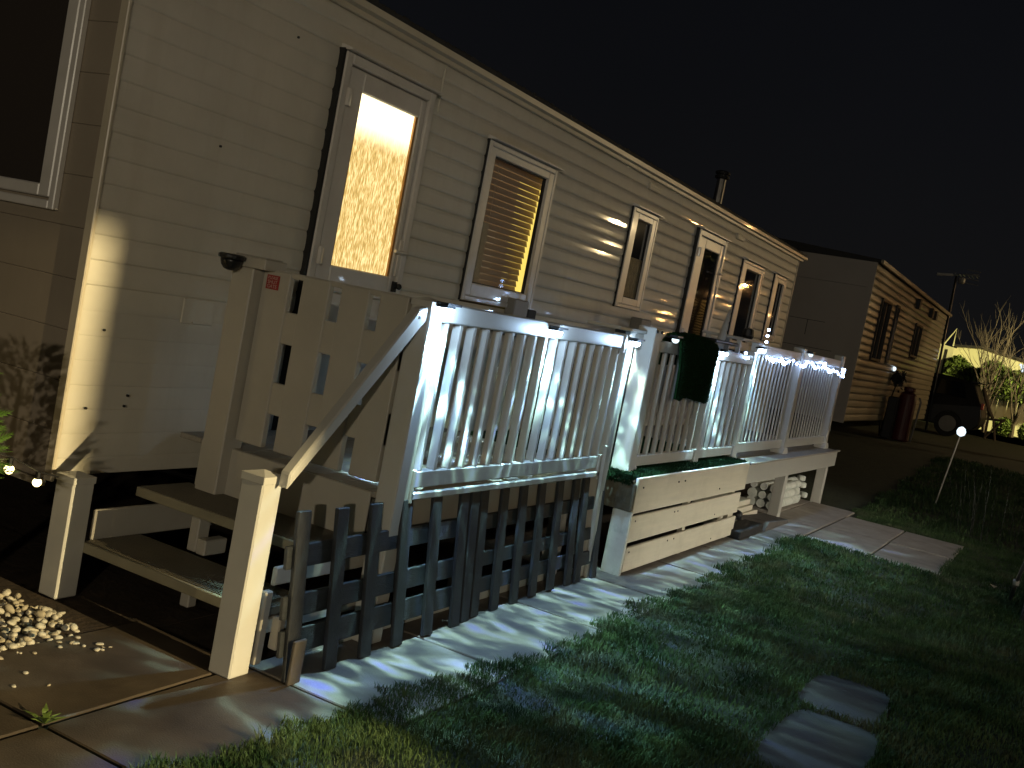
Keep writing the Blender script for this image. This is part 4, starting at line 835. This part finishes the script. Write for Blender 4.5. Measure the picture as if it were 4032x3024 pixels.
def tree(x, y, h, label, seed, n0=6):
    random.seed(seed); t_ = thing("bare_tree", label, "tree", (x, y, GZ)); tr = MB(); cr_ = MB()
    def br(p, d, ln, r_, lev, m_):
        q = [p]; 
        for i in range(3): d = (d+Vector((random.uniform(-.15, .15), random.uniform(-.18, .18), random.uniform(-.05, .15)))).normalized(); q.append(q[-1]+d*ln/3)
        m_.tube(q, [r_, r_*.85, r_*.7, r_*.5], 5 if lev < 2 else 3, cap=False)
        if lev < 4:
            for i in range(random.choice([2, 3, 3, 4])):
                a = random.uniform(.25, .8); dd = (d+Vector((random.uniform(-1, 1), random.uniform(-1, 1), random.uniform(-.3, .6)))*a).normalized(); br(q[random.choice([1, 2, 3, 3])], dd, ln*random.uniform(.55, .8), r_*.5, lev+1, cr_)
    br(Vector((x, y, GZ)), Vector((0, .08, 1)), h*.38, .075, 0, tr)
    for i in range(n0): br(Vector((x, y+.05, GZ+h*random.uniform(.05, .3))), Vector((random.uniform(-.4, .4), random.uniform(-.5, .5), 1)).normalized(), h*.36, .035, 1, cr_)
    obj("trunk", tr, bark, t_); obj("crown", cr_, bark, t_)
tree(38.5, 2.55, 4.1, "tall bare tree with spreading twigs in front of the far hedge", 5)
tree(39.5, 1.75, 3.2, "smaller bare tree near the right edge before the hedge", 9, 4)
random.seed(21)
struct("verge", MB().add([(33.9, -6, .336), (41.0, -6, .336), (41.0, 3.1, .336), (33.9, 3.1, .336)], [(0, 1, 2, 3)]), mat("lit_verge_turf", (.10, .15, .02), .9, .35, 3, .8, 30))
bn = thing("garden_chair", "pale curved wooden garden chair behind the parked car", "chair", (33, 2.25, GZ))
obj("chair_back", MB().tube([(33, 2.42, 1.75), (33, 2.30, 1.45), (33, 2.16, 1.15), (33, 2.02, .95)], [.03, .06, .06, .04], 6), bark, bn)
for (a, b_) in (((33, 2.15, 1.1), (33, 2.12, GZ)), ((33, 2.02, 1.0), (33, 1.85, GZ)), ((33, 1.75, .95), (33, 2.15, GZ)), ((33, 2.25, .9), (33, 1.7, .95))): obj("leg", MB().tube([a, b_], .035, 6), bark, bn)
solo("star_decoration", MB().ball((40.2, 1.93, 2.72), .05).ball((40.2, 1.98, 2.80), .045).ball((40.2, 1.90, 2.62), .05).ball((40.2, 1.88, 2.80), .04), coolbulb, "small lit star decoration at the right edge above the hedge", "decoration")
fh = thing("added_flood_box", "box flood light added to shape the warm corner patch, outside the picture", "flood light", (2.6, -6.4, 3.0))  # unseen box, added so its opening cuts the corner patch
ax0, ax1, az0, az1, ay = 2.530, 2.6214, 2.846, 2.9394, -6.10
obj("hood", MB().box(2.45, 3.05, ay, ay+.01, az1, 3.3).box(2.45, 3.05, ay, ay+.01, 2.6, az0).box(2.45, ax0, ay, ay+.01, az0, az1).box(ax1, 3.05, ay, ay+.01, az0, az1).box(2.44, 2.45, -6.7, ay+.01, 2.6, 3.3).box(3.05, 3.06, -6.7, ay+.01, 2.6, 3.3).box(2.45, 3.05, -6.71, -6.7, 2.6, 3.3).box(2.45, 3.05, -6.7, ay, 3.3, 3.31).box(2.45, 3.05, -6.7, ay, 2.59, 2.6), blackm, fh)
obj("stand", MB().tube([(2.75, -6.4, 0), (2.75, -6.4, 2.59)], .04, 8), blackm, fh)
fh2 = thing("added_flood_box", "wide box flood light added to brighten the skirt boards and lawn, outside the picture", "flood light", (8.5, -5.9, 2.2))  # unseen box, added to keep the fill on skirt and lawn
ax0, ax1, az0, az1, ay = 8.378, 8.75, 2.070, 2.1255, -5.6
obj("hood", MB().box(8.1, 8.9, ay, ay+.01, az1, 2.4).box(8.1, 8.9, ay, ay+.01, 1.9, az0).box(8.1, ax0, ay, ay+.01, az0, az1).box(ax1, 8.9, ay, ay+.01, az0, az1).box(8.09, 8.1, -6.2, ay+.01, 1.9, 2.4).box(8.9, 8.91, -6.2, ay+.01, 1.9, 2.4).box(8.1, 8.9, -6.21, -6.2, 1.9, 2.4).box(8.1, 8.9, -6.2, ay, 2.4, 2.41).box(8.1, 8.9, -6.2, ay, 1.89, 1.9), blackm, fh2)
obj("stand", MB().tube([(8.5, -5.9, 0), (8.5, -5.9, 1.89)], .04, 8), blackm, fh2)
random.seed(33); ot = thing("leafy_tree", "leafy tree beside the lane lamp outside the picture, dappling the next caravan", "tree", (27.2, -2.2, GZ))
obj("trunk", MB().tube([(27.2, -2.2, GZ), (27.2, -2.1, 2.2), (27.1, -2.0, 3.6)], [.12, .09, .05], 8), bark, ot)
PP = [rng.normal(size=(160, 3))*np.array([.26, .26, .20])+np.array([27.2+random.uniform(-1.5, 1.5), -2.1+random.uniform(-1, 1), random.uniform(2.6, 4.6)]) for _ in range(8)]
v, q = quadcloud(np.concatenate(PP), None, .09); tag(np_mesh("crown", v, q, leafm, ot), kind="stuff")
solo("left_lamp_post", MB().tube([(-13.5, -7.9, 0), (-13.5, -7.9, 3.75)], .05, 8), black, "street lamp post behind the photographer outside the picture", "lamp post")

# opposite row of pitches (outside the frame, seen only as reflections in the dark panes)
oc = thing("opposite_caravan", "caravan opposite the deck, seen only as a reflection in the panes", "static caravan", (37, -7, GZ))
for k in range(22): obj("cladding_board", bx(30, 46, -7.6+.0*k, -7.55, GZ+.3+k*.12, GZ+.36+k*.12), farw, oc)
obj("body", bx(30, 46, -10, -7.61, GZ+.2, GZ+2.9), blackm, oc)
